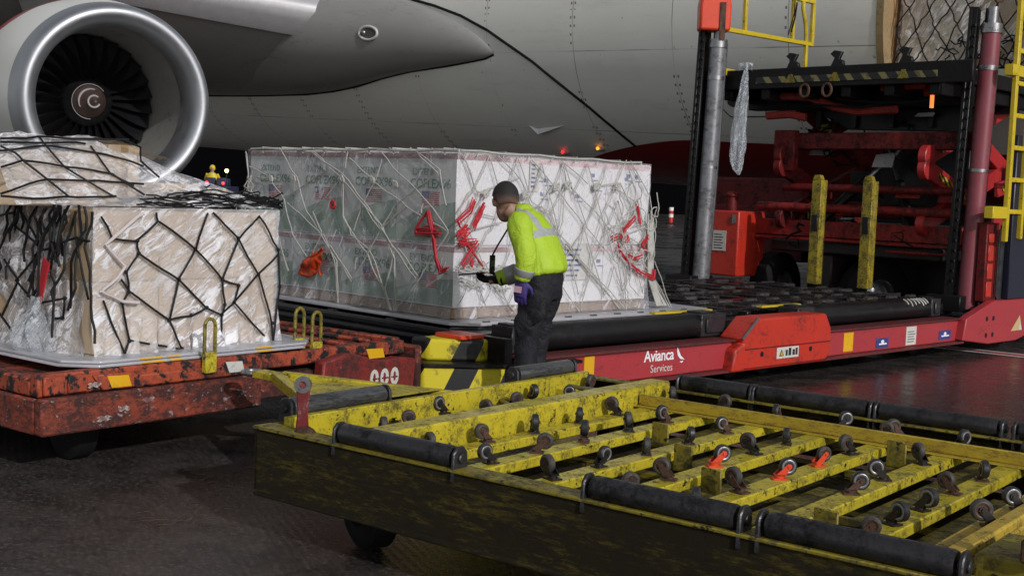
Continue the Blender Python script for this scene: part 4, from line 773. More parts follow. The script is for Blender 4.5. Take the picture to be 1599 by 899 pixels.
b = MB(); b.lathe([(0, .003), (-.012, .013)], Matrix.Translation((CU-.052, 2.28, 1.385)), 12, cap=(True, True)); b.build('tag_center', M_ink, o)

# ================================================================== RED DOLLY AND ITS BROWN LOAD (local: x along the near side, y away)
RDM = Matrix.Translation((-2.33, 6.15, 0)) @ Matrix.Rotation(R(52), 4, 'Z')
RD = thing('cargo_dolly', 'battered orange red cargo dolly carrying the brown cartons at the left', 'dolly', (-2.33, 6.15, 0), R(52))
b = MB(); b.bb(0.0, 1.42, -.02, .05, .235, .425); b.bb(0.0, .05, .05, 3.3, .235, .42); b.bb(.1, 2.6, .05, 3.3, .26, .40)
b.build('lower_beam', M_rdside, RD, .012)
b = MB(); b.bb(0.0, 1.45, .015, .09, .43, .545); b.bb(0, .06, .09, 3.3, .43, .52); b.bb(1.45, 2.72, .06, .14, .44, .53); b.bb(1.8, 2.70, .16, 3.3, .44, .505); b.bb(.06, 1.8, .16, 3.3, .44, .50)
b.bb(2.64, 2.72, .1, 3.3, .43, .545); b.bb(.55, 1.42, -.005, .015, .432, .50)
for x in (2.0, 2.25, 2.5): b.bb(x, x+.05, .2, 3.2, .506, .535)
b.build('deck_frame', M_rdred, RD, .01)
b = MB(); b.prism([(.36, .435), (.56, .435), (.60, .52), (.30, .52)], (0, -.008, 0), (1, 0, 0), (0, 0, 1), (0, .02, 0)); b.bb(.02, .14, -.01, .01, .44, .535); b.bb(.16, .27, -.006, .012, .44, .53); b.build('side_pad', M_rdred, RD, .006)
b = MB(); b.prism([(1.86, .22), (2.70, .17), (2.72, .42), (2.55, .44), (2.42, .43), (2.1, .50), (1.88, .46)], (0, -.05, 0), (1, 0, 0), (0, 0, 1), (0, .09, 0)); pl = b.build('end_plate', paint('dark_battered_red', (.24, .024, .018), .5, var=.3, dirt=(.03, .012, .012), amt=.4, ds=4, chip=(.3, .26, .24), camt=.03, cs=18, bump=.5), RD, .012)
text_part('lettering', '000', .15, facing((2.415, -.0525, .315), (1, 0, 0), (0, 0, 1)), M_offwhite, pl, bold=.006, spacing=1.25)
b = MB()
for q, x in enumerate((2.335, 2.42, 2.505)): b.bb(x-.03, x+.03, -.0555, -.0515, .312, .322)
b.build('stencil_gap', M_rdside, pl, smooth=0)
b = MB(); b.bb(2.73, 2.79, -.04, .3, .2, .5); b.build('corner_block', M_rdside, RD, .015)
for x, w, m, z0, lab in ((.47, .12, M_stickyel, .445, 'torn yellow sticker'), (2.34, .14, M_stickyel, .452, 'yellow sticker above the numbers'), (1.24, .11, M_offwhite, .455, 'white sticker under the pallet edge')):
    yy = .0585 if x > 2 else .0115
    b = MB(); yy = -.053 if x > 2 else (-.0105 if x < 1 else -.0075)
    b.prism([(x-w/2, z0), (x+w/2, z0), (x+w/2-.02, z0+.06), (x-w/2-.03, z0+.065)], (0, yy, 0), (1, 0, 0), (0, 0, 1), (0, .002, 0)); s_ = b.build('sticker', m, RD, smooth=0); s_['label'] = lab
M_torn = paint('torn_paper', (.5, .47, .44), .6, dirt=(.14, .03, .025), amt=.55, ds=16)
for x, z in ((.35, .29), (.47, .33), (.3, .47), (.62, .36)):
    b = MB(); b.grid(5, 3, lambda a, c: (x-.03+.07*a+.012*math.sin(c*9+x*40), -.0235 if z < .42 else -.0125, z-.01+.024*c+.006*math.sin(a*11+x*30))); b.build('torn_label', M_torn, RD, smooth=0, normals=False)
def stop_lever(x, y, z, parent):
    b = MB(); a_ = [PI*i/10 for i in range(11)]; b.tube([(x-.036, y, z-.02)]+[(x-.036*math.cos(a), y, z+.13+.045*math.sin(a)) for a in a_]+[(x+.036, y, z-.02)], .011, 7)
    l = b.build('stop_lever', M_yellowdirty, parent)
    b = MB(); b.bb(x-.04, x+.04, y-.02, y+.02, z-.13, z-.01); b.build('lever_body', M_yellow, l, .006)
for x, y, z in ((1.03, -.02, .60), (1.95, .10, .58), (1.88, .18, .60)): stop_lever(x, y, z, RD)
for x in (.45, 2.2):
    for y in (.4, 2.8):
        b = MB(); b.lathe([(-.07, .05), (-.07, .13), (-.05, .16), (.05, .16), (.07, .13), (.07, .05)], Matrix.Translation((x, y, .16)), 24, cap=(True, True)); w = b.build('wheel', M_rubber, RD)
        b = MB(); b.bb(x-.02, x+.02, y-.05, y+.05, .16, .3); b.build('wheel_bracket', M_black, w)
# pallets under the brown load
for q, (z, dx) in enumerate(((.548, 0), (.566, .02))):
    b = MB(); b.prism([(.22+dx, .20), (.36+dx, .03+.02*q), (1.78+dx*2, .03+.02*q), (1.98, .2), (1.98, 3.2), (.22+dx, 3.2)], (0, 0, z), (1, 0, 0), (0, 1, 0), (0, 0, .015)); o = b.build('aluminium_pallet', M_alu, None, .003)
    tag(o, ['lower aluminium pallet sheet on the red dolly', 'upper aluminium pallet sheet directly under the brown cartons'][q], 'pallet', 'aluminium pallets on the red dolly'); o.matrix_world = RDM
    b = MB()
    for x0, x1 in ((.62, .76), (.80, .88), (1.42, 1.54)): b.bb(x0, x1, .025+.02*q, .0295+.02*q, z+.003, z+.012)
    b.build('yellow_mark', M_stickyel, o, smooth=0)
M_brown = paint('brown_cardboard', (0.50, 0.36, 0.21), 0.6, var=.12, vs=2, dirt=(.36, .25, .14), amt=.2, ds=2.5, bump=.1)
M_brownlt = paint('pale_cardboard', (0.58, 0.46, 0.32), 0.6, var=.12, vs=2, bump=.1)
M_tape = paint('packing_tape', (.42, .28, .14), .25)
def bcarton(x0, x1, y0, y1, z0, z1, label, mat, grp):
    b = MB(); b.bb(-(x1-x0)/2+.003, (x1-x0)/2-.003, -(y1-y0)/2+.003, (y1-y0)/2-.003, 0, z1-z0-.003); o = b.build('carton', mat, None, .008, seg=2); tag(o, label, 'carton', grp); place(o, RDM, ((x0+x1)/2, (y0+y1)/2, z0))
    b = MB(); h = (z1-z0); b.bb(-.025, .025, -(y1-y0)/2+.0005, (y1-y0)/2-.0005, h*.0+.002, h-.0015); b.build('tape_strip', M_tape, o, smooth=0); return o
cols = [(.46, .885), (.885, 1.31), (1.31, 1.735)]; nm_ = ['left', 'middle', 'right']
for r_, (z0, z1) in enumerate(((.583, .975), (.975, 1.365))):
    for k, (x0, x1) in enumerate(cols):
        bcarton(x0, x1, .25, .72, z0, z1, f'brown carton on the bright front of the left load, {["lower", "upper"][r_]} row, {nm_[k]} column', M_brown if (k+r_) % 3 else M_brownlt, 'brown cartons on the red dolly')
    for k in range(3): bcarton(.46, .98, .725+.5*k, 1.22+.5*k, z0, z1, f'brown carton in the shaded left load side, {["lower", "upper"][r_]} row, {["nearest the corner", "second from corner", "third from corner"][k]}', M_brown, 'brown cartons on the red dolly')
    bcarton(1.0, 1.735, .73, 1.7, z0, z1, f'large brown carton at the back of the left load, {["lower", "upper"][r_]} row', M_brown, 'brown cartons on the red dolly')
bcarton(.05, .86, .62, 1.15, 1.37, 1.675, 'long tan carton lying on top of the left load', M_brownlt, 'brown cartons on the red dolly')
bcarton(.90, 1.12, .78, 1.2, 1.37, 1.735, 'small pale carton standing on top of the left load at its right end', M_brownlt, 'brown cartons on the red dolly')
bcarton(1.25, 1.55, .75, 1.1, 1.37, 1.52, 'low flat carton on top of the left load, behind the rope pile', M_brownlt, 'brown cartons on the red dolly')
# film over the brown load
b = MB()
b.grid(60, 36, lambda a, c: (.445+1.30*a, .238-.03*max(0, 1-c*3)**2*(1+math.sin(a*70))+shell(a*1.4, c, .018, 5, 21), .58+.80*c))
b.grid(40, 36, lambda a, c: (.445-.05*max(0, 1-c*2)-.02*math.sin(a*9+c*5)+shell(a*1.6, c, .055, 4, 25), .235+1.9*a, .58+.80*c))
b.grid(46, 22, lambda a, c: (.02+1.06*a+.74*(1-c)*a, .26+.33*c+shell(a*2, c, .012, 3, 33), 1.385+.37*c*(1-.35*max(0, a-.6)/.4)+shell(a*2, c, .025, 3, 35)))
b.grid(40, 16, lambda a, c: (.02+1.25*a, .65+.7*c, 1.752-.10*max(0, a-.7)/.3+shell(a*2, c, .02, 3, 38)))
o = b.build('plastic_wrap', M_film, None, smooth=180, normals=False); tag(o, 'shiny creased plastic film wrapped round the brown cartons', 'plastic film'); o.matrix_world = RDM
b = MB(); b.grid(24, 22, lambda a, c: ((.33+(.035+.10*math.sin(PI*min(1, c*1.2+.12))**.8*(1-.62*c))*math.cos(2*PI*a)*.8*(1+.25*math.sin(a*31+c*4))+.02*c), .62+(.03+.17*math.sin(PI*min(1, c*1.15+.15))**.8*(1-.6*c))*math.sin(2*PI*a)*(1+.18*math.sin(a*25+c*7)), .575+.30*c))
o = b.build('film_bundle', M_bag, None, smooth=180, normals=False); tag(o, 'gathered bunch of clear plastic film at the foot of the left load', 'plastic bundle'); o.matrix_world = RDM
# black net
M_bnet = paint('black_webbing', (.008, .008, .009), .6, spec=.3, dirt=(.025, .025, .025), amt=.2, ds=12)
rn = random.Random(8); b = MB()
fR = lambda x, z: (min(x, 1.755), .215, max(z, .582)); fL = lambda y, z: (.40, max(y, .2), max(z, .582)); fU = lambda x, z: (x, .225+.33*max(0, min(1, (z-1.385)/.37)), z)
for l in NR: rope(b, l, fR, .0066, rn, jit=.0045, n=6)
for l in NL: rope(b, l, fL, .007, rn, jit=.006, n=6)
for l in NU: rope(b, l, fU, .006, rn, jit=.004, n=6)
for l in NR+NL:
    for p in l[1:-1]: b.ball((fR if l in NR else fL)(*p), .0115, 6)
for q in range(90):                                                      # rope pile along the top ridge
    x = .55+1.2*rn.random()**.8; P = [Vector((x, rn.uniform(.24, .5), 1.39+rn.random()*.10*(1-abs(x-1.15)/.9)))]
    d = rn.uniform(-.5, .5)
    for i in range(7): d += rn.uniform(-.6, .6); P.append(P[-1]+Vector((math.cos(d)*.07, math.sin(d)*.04, rn.uniform(-.015, .015)))); P[-1].y = min(max(P[-1].y, .22), .6); P[-1].x = min(P[-1].x, 1.75); P[-1].z = max(P[-1].z, 1.382)
    b.tube(P, .0046, 5)
for q in range(24):                                                      # ropes hanging in front of the shaded side
    y = .2+.85*rn.random(); P = [Vector((.42, y, 1.40-rn.random()*.05))]; L_ = int(3+rn.random()*9)
    for i in range(L_): P.append(P[-1]+Vector((rn.uniform(-.018, .010), rn.uniform(-.035, .055), -.062)))
    for p_ in P: p_.x = max(.33, min(p_.x, .43)); p_.z = max(p_.z, .6)
    b.tube(P, .008, 5)
o = b.build('cargo_net', M_bnet, None, smooth=60); tag(o, 'black webbing cargo net draped and piled over the brown cartons', 'cargo net'); o.matrix_world = RDM
b = MB(); ws = paint('white_webbing', (.62, .56, .55), .6)
for l in ([(.74, 1.35), (.70, 1.33), (.58, 1.24), (.50, 1.18), (.56, 1.12), (.63, 1.06), (.58, 1.0), (.50, .945), (.48, .93), (.55, .90), (.62, .87), (.72, .86)],): rope(b, l, lambda x, z: (x, .205, z), .009, rn, jit=.003, n=6)
o = b.build('white_strap', ws, None); tag(o, 'white webbing strap crossing the black net on the brown load', 'strap'); o.matrix_world = RDM
b = MB(); b.prism([(.60, 1.09), (.54, 1.06), (.62, .84), (.65, .86)], (.375, 0, 0), (0, 1, 0), (0, 0, 1), (.01, 0, 0)); o = b.build('red_tag', M_strap, None); tag(o, 'dark red cloth tag on the shaded side of the brown load', 'tag'); o.matrix_world = RDM

# ================================================================== YELLOW ROLLER DOLLY (local: x along the near side towards the right, y away)
YD = thing('roller_dolly', 'empty yellow roller dolly with caster rows and black side rollers in the foreground', 'dolly', (-1.075, 5.53, 0), R(-38))
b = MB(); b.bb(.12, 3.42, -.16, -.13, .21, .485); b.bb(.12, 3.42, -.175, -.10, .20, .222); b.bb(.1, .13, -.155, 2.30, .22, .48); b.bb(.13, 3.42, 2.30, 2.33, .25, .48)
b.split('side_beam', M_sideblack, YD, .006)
b = MB(); b.bb(.10, 3.42, -.17, -.06, .486, .500); b.bb(.10, .17, -.06, 2.34, .486, .498); b.bb(.17, 3.42, 2.24, 2.34, .486, .498)
b.build('top_flange', M_yellowdirty, YD, .004)
b = MB(); b.bb(.62, .75, -.058, 2.24, .38, .545); mb_ = b.build('main_beam', M_yellow, YD, .008)
b = MB(); b.bb(2.93, 3.08, -.058, 2.24, .38, .49); b.bb(3.02, 3.08, -.058, 2.24, .491, .53); b.build('main_beam', paint('amber_yellow', (.52, .36, .04), .42, var=.35, dirt=(.06, .045, .014), amt=.34, ds=7, chip=(.02, .016, .012), camt=.14, cs=26, bump=.3), YD, .008)
for x in (.84, 1.12, 1.46, 1.78, 2.08, 2.39, 2.68):
    b = MB(); b.bb(x-.048, x+.048, -.058, 2.24, .402, .446); b.build('cross_beam', M_yellow, YD, .005)
b = MB(); b.bb(.76, 2.92, 1.86, 1.93, .446, .452); b.bb(.76, 2.92, 1.905, 1.93, .453, .508); b.build('angle_bar', paint('rusty_yellow', (.46, .34, .03), .42, var=.35, dirt=(.12, .06, .02), amt=.34, ds=5, stretch=(2, 6, 6), bump=.3), YD, .004)
for x, y in ((1.56, .95), (1.22, 1.32), (2.18, 1.78), (2.48, .35), (1.88, .62)):
    b = MB(); b.bb(x-.01, x+.08, y-.012, y+.0, .38, .50); b.build('gusset', M_yellowdirty, YD, .004)
for y0, y1 in ((1.22, 1.29),):
    b = MB(); b.bb(.75, 2.92, y0, y1, .23, .27); b.build('under_rail', M_yellowdirty, YD, .004)
b = MB(); b.bb(.75, 2.92, -.05, 2.22, .235, .25); b.bb(.14, .6, .0, 2.2, .36, .372); b.split('floor_sheet', paint('grimy_floor', (.05, .042, .012), .6, spec=.2, var=.5, dirt=(.008, .007, .006), amt=.5, ds=3), YD)
b = MB(); b.add([(.15, .70, .375), (.61, .45, .43), (.61, 1.25, .45), (.30, 1.2, .45)], [(0, 1, 2, 3)]); so = b.build('sloped_plate', M_yellow, YD, smooth=0); so.modifiers.new('thickness', 'SOLIDIFY').thickness = .006
M_pan = paint('olive_pan', (.20, .165, .02), .45, var=.5, vs=5, dirt=(.02, .017, .008), amt=.55, ds=4, bump=.4, bs=25)
for x0, x1, y0, y1 in ((1.17, 1.41, 1.30, 2.2), (1.51, 1.73, .95, 2.2), (1.83, 2.03, .55, 1.20), (2.13, 2.34, .30, 1.15), (2.44, 2.63, .62, 2.2), (2.73, 2.92, .2, 1.5), (2.13, 2.34, 1.4, 2.2), (.88, 1.07, .3, .8)):
    b = MB(); b.bb(x0, x1, y0, y1, .372, .380); b.bb(x0, x1, y0, y0+.03, .381, .41); b.build('bay_pan', M_pan, YD, .003)
b = MB(); b.bb(.172, .215, -.055, 2.23, .42, .535); b.build('end_rail', M_yellow, YD, .005)
b = MB(); b.bb(.22, .60, -.05, .12, .43, .447); b.bb(.2, .56, 1.42, 1.5, .43, .47); b.bb(.18, .6, 1.9, 1.98, .43, .465); b.split('short_rail', M_yellow, YD, .005)
# side rollers with end brackets
def side_roller(p0, p1, r=.043):
    p0, p1 = Vector(p0), Vector(p1); d = (p1-p0); L_ = d.length; M = Matrix.Translation(p0) @ d.to_track_quat('X', 'Z').to_matrix().to_4x4()
    b = MB(); b.lathe([(.0, .012), (.0, r*.9), (.012, r), (L_-.012, r), (L_, r*.9), (L_, .012)], M, 26, cap=(True, True)); ro = b.build('side_roller', M_rollr, YD, smooth=50)
    for x in (-.022, L_+.022):
        b = MB(); b.M = M; b.prism([(-.045, -.09), (.045, -.09), (.04, .02), (.018, .045), (-.018, .045), (-.04, .02)], (x-.008, 0, 0), (0, 1, 0), (0, 0, 1), (.016, 0, 0)); b.cyl((x-.02, 0, 0), (x+.02, 0, 0), .02, n=10)
        b.build('roller_bracket', M_darksteel, ro, .004)
M_rollr = paint('roller_dark', (.06, .06, .064), .34, .55, spec=.4, var=.4, vs=6, dirt=(.008, .008, .008), amt=.4, ds=5, bump=.35, bs=90)
for p0, p1 in (((.62, -.125, .538), (1.22, -.125, .538)), ((1.86, -.125, .538), (2.42, -.125, .538)), ((2.53, -.125, .538), (3.12, -.125, .538)),
               ((.80, 2.30, .538), (1.20, 2.30, .538)), ((1.26, 2.30, .538), (1.86, 2.30, .538)), ((1.93, 2.30, .538), (2.50, 2.30, .538)), ((2.60, 2.30, .538), (3.2, 2.30, .538))): side_roller(p0, p1)
M_rollr = paint('roller_bright', (.17, .175, .18), .32, .7, var=.4, vs=6, dirt=(.03, .03, .03), amt=.35, ds=5, stretch=(3, .5, 3), bump=.3)
for p0, p1 in (((.13, .02, .56), (.13, .60, .56)), ((.13, 1.64, .56), (.13, 2.14, .56))): side_roller(p0, p1, .045)
# casters: fork > wheel, one built and copied
M_fork = paint('fork_steel', (.05, .048, .048), .4, .7, dirt=(.10, .06, .035), amt=.3, ds=30)
M_wheel = paint('caster_wheel', (.02, .02, .021), .42, dirt=(.07, .065, .06), amt=.2, ds=40)
def fork_mesh(mat):
    b = MB(); b.bb(-.04, .04, -.032, .032, 0, .008); b.cyl((0, 0, .008), (0, 0, .022), .026, n=14)
    for s_ in (-1, 1): b.prism([(-.026, .022), (.026, .022), (.062, .068), (.058, .082), (.040, .086), (.028, .076)], (0, s_*.022-.002, 0), (1, 0, 0), (0, 0, 1), (0, .004, 0))
    b.bb(-.026, .026, -.024, .024, .020, .026); b.cyl((.045, -.03, .07), (.045, .03, .07), .008, n=10); return b.mesh('caster', [mat])
fm, fmo = fork_mesh(M_fork), fork_mesh(M_orange); fmr = fork_mesh(paint('fork_rust', (.11, .055, .035), .6, .2, var=.4, dirt=(.03, .02, .016), amt=.4, ds=40))
b = MB(); Mw = Matrix.Translation((.045, 0, .07)) @ Matrix.Rotation(R(90), 4, 'Z')
b.lathe([(-.017, .026), (-.019, .040), (-.012, .047), (.012, .047), (.019, .040), (.017, .026)], Mw, 22); b.lathe([(-.0185, .026), (-.0205, .030), (-.0205, .036), (-.0195, .038)], Mw, 22, mi=1); b.lathe([(.0185, .026), (.0205, .030), (.0205, .036), (.0195, .038)], Mw, 22, mi=1); b.lathe([(-.016, .004), (-.016, .026)], Mw, 18, mi=2); b.lathe([(.016, .004), (.016, .026)], Mw, 18, mi=2)
wm = b.mesh('wheel', [M_wheel, paint('wheel_ring', (.30, .30, .31), .35, .6, dirt=(.05, .05, .05), amt=.3, ds=30), M_darksteel])
wm2 = wm.copy(); wm2.materials[0] = paint('caster_wheel_grey', (.045, .043, .041), .55, dirt=(.10, .085, .07), amt=.35, ds=30); wm2.materials[1] = paint('wheel_ring_rusty', (.10, .075, .06), .5, .4, dirt=(.03, .025, .02), amt=.4, ds=40); wm2.materials[2] = M_rust
CAST = [(.20, .60), (.40, .33), (.38, .57), (.22, .95), (.20, 1.29), (.34, 1.34), (.38, 1.04), (.26, 1.62), (.42, 1.80), (.79, .18), (.80, .54), (.84, .88), (1.10, .22), (1.12, .53), (1.45, .18), (.84, 1.24), (1.09, .88), (.83, 1.58), (1.14, 1.25), (1.11, 1.59), (1.47, .50), (1.75, .18), (1.76, .52), (2.06, .20), (1.78, .88), (2.08, .54), (1.79, 1.24), (1.82, 1.56), (2.1, .87), (2.11, 1.23), (2.09, 1.58), (2.36, .85), (2.44, 1.18), (2.40, 1.62), (2.70, 1.16), (2.68, .80), (2.67, .52), (2.66, .25), (2.98, .58), (3.0, .90), (2.70, 1.50), (.80, 2.12), (1.14, 2.12), (1.50, 2.12), (1.74, 2.14), (2.07, 2.08), (2.20, 2.16), (2.43, 2.08), (2.68, 2.08), (.28, 2.12), (1.46, .86), (1.44, 1.22), (1.42, 1.58)]
rc = random.Random(31); beams_x = (.84, 1.12, 1.46, 1.78, 2.08, 2.39, 2.68, 3.0)
c0 = bpy.data.objects.new('caster', fm); w0 = bpy.data.objects.new('wheel', wm); COL.objects.link(c0); COL.objects.link(w0); c0.parent = YD; w0.parent = c0
bk0 = MB(); bk0.bb(-.06, .16, -.035, .035, -.02, -.001); bkm = bk0.mesh('caster_seat', [M_yellowdirty], smooth=0)
for i, (x, y) in enumerate(CAST):
    if i == 0: c, w = c0, w0
    else:
        c = c0.copy(); COL.objects.link(c); c.parent = YD; w = w0.copy(); COL.objects.link(w); w.parent = c
    if i in (28, 29, 24): c.data = fmo; c['label'] = 'orange caster fork'
    elif i % 3 == 1: c.data = fmr
    if i % 4 in (1, 2): w.data = wm2
    zb = .447
    if x > .6: x = min(beams_x, key=lambda q: abs(q-x))
    if x > 2.9: zb = .492
    if x < .6: zb = .44
    c.location = (x, y, zb); c.rotation_euler = (0, 0, rc.uniform(-PI, PI)); c.scale = (rc.uniform(.70, .80),)*3
    if x < .6:                    # a small bracket carries the caster where no beam passes under it
        q = bpy.data.objects.new('caster_seat', bkm); COL.objects.link(q); q.parent = c; q.rotation_euler = (0, 0, -c.rotation_euler.z+(PI if x < .6 else 0))
# hook lever, corner stops, running gear, drawbar
b = MB(); b.prism([(-.035, 0), (.035, 0), (.022, .12), (.03, .24), (.016, .275), (-.02, .275), (-.03, .235), (-.022, .12)], (.34, -.10, .45), (.8, .6, 0), (0, 0, 1), (-.012, .016, 0))
hl = b.build('hook_lever', paint('lever_maroon', (.16, .015, .015), .45, dirt=(.3, .28, .27), amt=.22, ds=18), YD, .006)
b = MB(); b.lathe([(-.012, .016), (-.012, .036), (.012, .036), (.012, .016), (-.012, .016)], Matrix.Translation((.335, -.095, .70)) @ Matrix.Rotation(R(37), 4, 'Z') @ Matrix.Rotation(R(90), 4, 'Z'), 20); b.build('lever_eye', M_steel, hl)
b = MB(); b.ball((.35, -.09, .475), (.06, .05, .05), 8); b.build('lever_pivot', M_rust, hl)
b = MB(); b.bb(3.12, 3.40, .02, .34, .40, .545); b.bb(3.2, 3.42, .5, .9, .40, .52); b.split('corner_stop', M_yellowdirty, YD, .01)
b = MB(); b.bb(3.26, 3.34, -.02, .18, .55, .62); b.cyl((3.3, .05, .5), (3.3, .05, .68), .03, n=12); b.build('stop_lever', M_rust, YD, .006)
for x, y in ((.545, .12), (2.9, .22), (.66, 1.95), (2.9, 1.95)):
    M = Matrix.Translation((x, y, .215)) @ Matrix.Rotation(R(90 if x > 1 else 66), 4, 'Z')
    b = MB(); b.lathe([(-.055, .02), (-.03, .10), (-.065, .12), (-.07, .18), (-.05, .213), (.05, .213), (.07, .18), (.065, .12), (.03, .10), (.055, .02)], M, 36, cap=(True, True)); w = b.build('tyre', M_rubber, YD)
    b = MB(); b.M = M; b.bb(-.075, -.062, -.03, .03, -.02, .06); b.cyl((-.08, 0, 0), (.08, 0, 0), .035, n=12); b.bb(-.09, .09, -.035, .035, .10, .12); b.bb(-.09, -.075, -.03, .03, -.01, .11); b.build('axle', M_yellowdirty, w)
b = MB(); b.beam((.10, .30, .45), (-.85, .80, .50), .05, .06); b.beam((.10, 1.35, .45), (-.85, .84, .50), .05, .06); b.prism([(-.05, .42), (-.05, 1.25), (-.62, .97), (-.62, .68)], (0, 0, .49), (1, 0, 0), (0, 1, 0), (0, 0, .008)); b.beam((-.85, .82, .50), (-1.02, .82, .50), .09, .04)
db = b.build('drawbar', M_yellow, YD, .005)
b = MB(); b.tube([(-1.07+.05*math.cos(a), .82+.05*math.sin(a), .50) for a in [2*PI*i/16 for i in range(16)]], .016, 8, closed=True); b.build('tow_eye', M_steel, db)
b = MB(); b.tube([(.05, 2.05, .47), (.35, 2.0, .475), (.62, 1.9, .50)], .012, 6); b.tube([(.16, 1.45, .455), (.5, 1.2, .47)], .010, 6); b.split('tie_rod', M_steel, YD)

# ================================================================== WORKER
wk = thing('person', 'worker in a lime yellow reflective jacket and dark trousers, leaning towards the white cartons with a tablet', 'person', (.055, 8.25, 0), R(-26))
wk['label'] = 'worker in lime reflective jacket, dark trousers and gloves leaning towards the white cartons'
# local: facing -x, his left side towards -y (the camera)
def to_l(p): return wk_inv @ Vector(p)
wk_inv = (Matrix.Translation((.055, 8.25, 0)) @ Matrix.Rotation(R(-26), 4, 'Z')).inverted()
SIDE = (0, 1, 0)
M_skinp = paint('skin', (.32, .19, .13), .55, var=.1, bump=.03); 
_h = NT('cropped_hair'); _n = _h.noise(70, 4, .7); _z = _h.math('ADD', _h.xyz()[2], _h.math('MULTIPLY', _n, .035))
_h.p(col=_h.mix(_h.ramp(_z, 1.475, 1.565), (.17, .10, .072), (.016, .012, .011)), rough=.75); _h.bump(_h.noise(260, 3, .7), .5, .004); M_hair = _h.m
H0 = Vector((-.135, .0, 1.475))                                          # head centre
hq = Euler((0, R(-28), R(-50))).to_matrix()
hp = lambda x, y, z: H0+hq @ Vector((x, y, z))                           # head frame: face towards -x
b = MB()
b.ball(hp(.012, 0, .03), (.098, .078, .098), 14, rot=(0, R(-28), R(-50))); b.ball(hp(-.03, 0, -.045), (.068, .058, .078), 12, rot=(0, R(-28), R(-50))); b.ball(hp(-.055, 0, -.085), (.035, .036, .03), 10)
b.loft([(hp(-.098, 0, .02), .008, .006), (hp(-.113, 0, -.02), .014, .014), (hp(-.095, 0, -.032), .016, .012)], SIDE, 10)
for s_ in (-1, 1): b.ball(hp(.012, s_*.08, -.005), (.022, .010, .034), 8, rot=(0, R(-18), s_*.3)); b.ball(hp(-.082, s_*.033, .028), (.016, .022, .012), 8)
b.ball(hp(-.094, 0, -.058), (.007, .022, .006), 8); b.ball(hp(-.09, 0, -.074), (.008, .02, .006), 8)
b.loft([(hp(.03, 0, -.05), .056, .058), (Vector((-.035, 0, 1.385)), .058, .062), (Vector((.0, 0, 1.32)), .09, .08)], SIDE, 14)
b.loft([(Vector((.145, 0, .93)), .14, .095), (Vector((.12, 0, 1.08)), .14, .10), (Vector((.07, 0, 1.22)), .16, .11), (Vector((.02, 0, 1.33)), .15, .09)], SIDE, 16)
SHL, ELL, WRL = Vector((.06, -.185, 1.345)), Vector((.165, -.255, 1.12)), Vector((.125, -.245, .99))
SHR, ELR, WRR = Vector((-.03, .175, 1.33)), Vector((-.02, .215, 1.04)), Vector((-.225, .10, .955))
for a_, e_, w_ in ((SHL, ELL, WRL), (SHR, ELR, WRR)): b.loft([(a_, .05, .05), (e_, .04, .04), (w_, .028, .028), (w_+(w_-e_).normalized()*.06, .03, .02)], (1, 0, .3), 12)
LEGS = []
for s_, kx, ax in ((-1, .10, .135), (1, .085, .10)):
    hip, kn, an = Vector((.14, s_*.085, .92)), Vector((kx, s_*.10, .50)), Vector((ax, s_*.105, .09)); LEGS.append((hip, kn, an))
    b.loft([(hip, .08, .085), (hip.lerp(kn, .5), .065, .07), (kn, .05, .055), (kn.lerp(an, .4), .048, .055), (an, .033, .036), (an+Vector((-.0, 0, -.05)), .035, .04)], SIDE, 14)
body = b.build('body', M_skinp, wk, smooth=180); rm = body.modifiers.new('remesh', 'REMESH'); rm.mode = 'VOXEL'; rm.voxel_size = .009; rm.use_smooth_shade = True; sm_ = body.modifiers.new('smooth', 'SMOOTH'); sm_.factor = .5; sm_.iterations = 3
for s_ in (-1, 1):
    b = MB(); b.ball(hp(-.086, s_*.034, .018), .012, 8); b.build('eye', M_ink, body)
b = MB(); vs = []
for i in range(13):
    for j in range(29):
        a = -2.45+4.9*j/28; lim = .85 if abs(a) > 1.95 else (2.3 if abs(a) < 1.15 else (1.85 if abs(a) < 1.45 else 1.3)); t = lim*i/12
        q = Vector((math.sin(t)*math.cos(a), math.sin(t)*math.sin(a), math.cos(t))); k = 1.045-.018*(i/12)**2
        k += .006*noise.noise(q*6); vs.append(hp(.012+.1*k*q.x, .08*k*q.y, .03+.1*k*q.z+.003*(1-t)))
b.add(vs, [(i*29+j, (i+1)*29+j, (i+1)*29+j+1, i*29+j+1) for i in range(12) for j in range(28)]); hr = b.build('hair', M_hair, body, smooth=180); hr.modifiers.new('thickness', 'SOLIDIFY').thickness = -.008
def cloth_bump(t, sc=9, st=.5): t.bump(t.noise(sc, 5, .6, None, 1.5), st, .03)
t = NT('lime_jacket'); o_ = t.xyz(); ax = Vector((-.39, 0, .92))
sv = t.math('ADD', t.math('MULTIPLY', o_[0], ax.x), t.math('MULTIPLY', o_[2], ax.z))
band = t.math('LESS_THAN', t.math('ABSOLUTE', t.math('SUBTRACT', sv, 1.115)), .026)
vst = t.math('MULTIPLY', t.math('LESS_THAN', t.math('ABSOLUTE', t.math('SUBTRACT', t.math('ABSOLUTE', o_[1]), .095)), .024), t.math('GREATER_THAN', sv, 1.1))
col = t.mix(t.noise(3, 4), (.33, .52, .018), (.45, .62, .03)); col = t.mix(t.math('MAXIMUM', band, vst), col, (.36, .38, .38)); t.p(col=col, rough=.62); cloth_bump(t, 8, .6); M_jack = t.m
t = NT('lime_sleeve'); col = t.mix(t.noise(3, 4), (.33, .52, .018), (.45, .62, .03)); t.p(col=col, rough=.62); cloth_bump(t, 10, .7); M_slv = t.m
M_refl = paint('reflective_band', (.36, .38, .38), .4, .2, var=.1, bump=.2, bs=30)
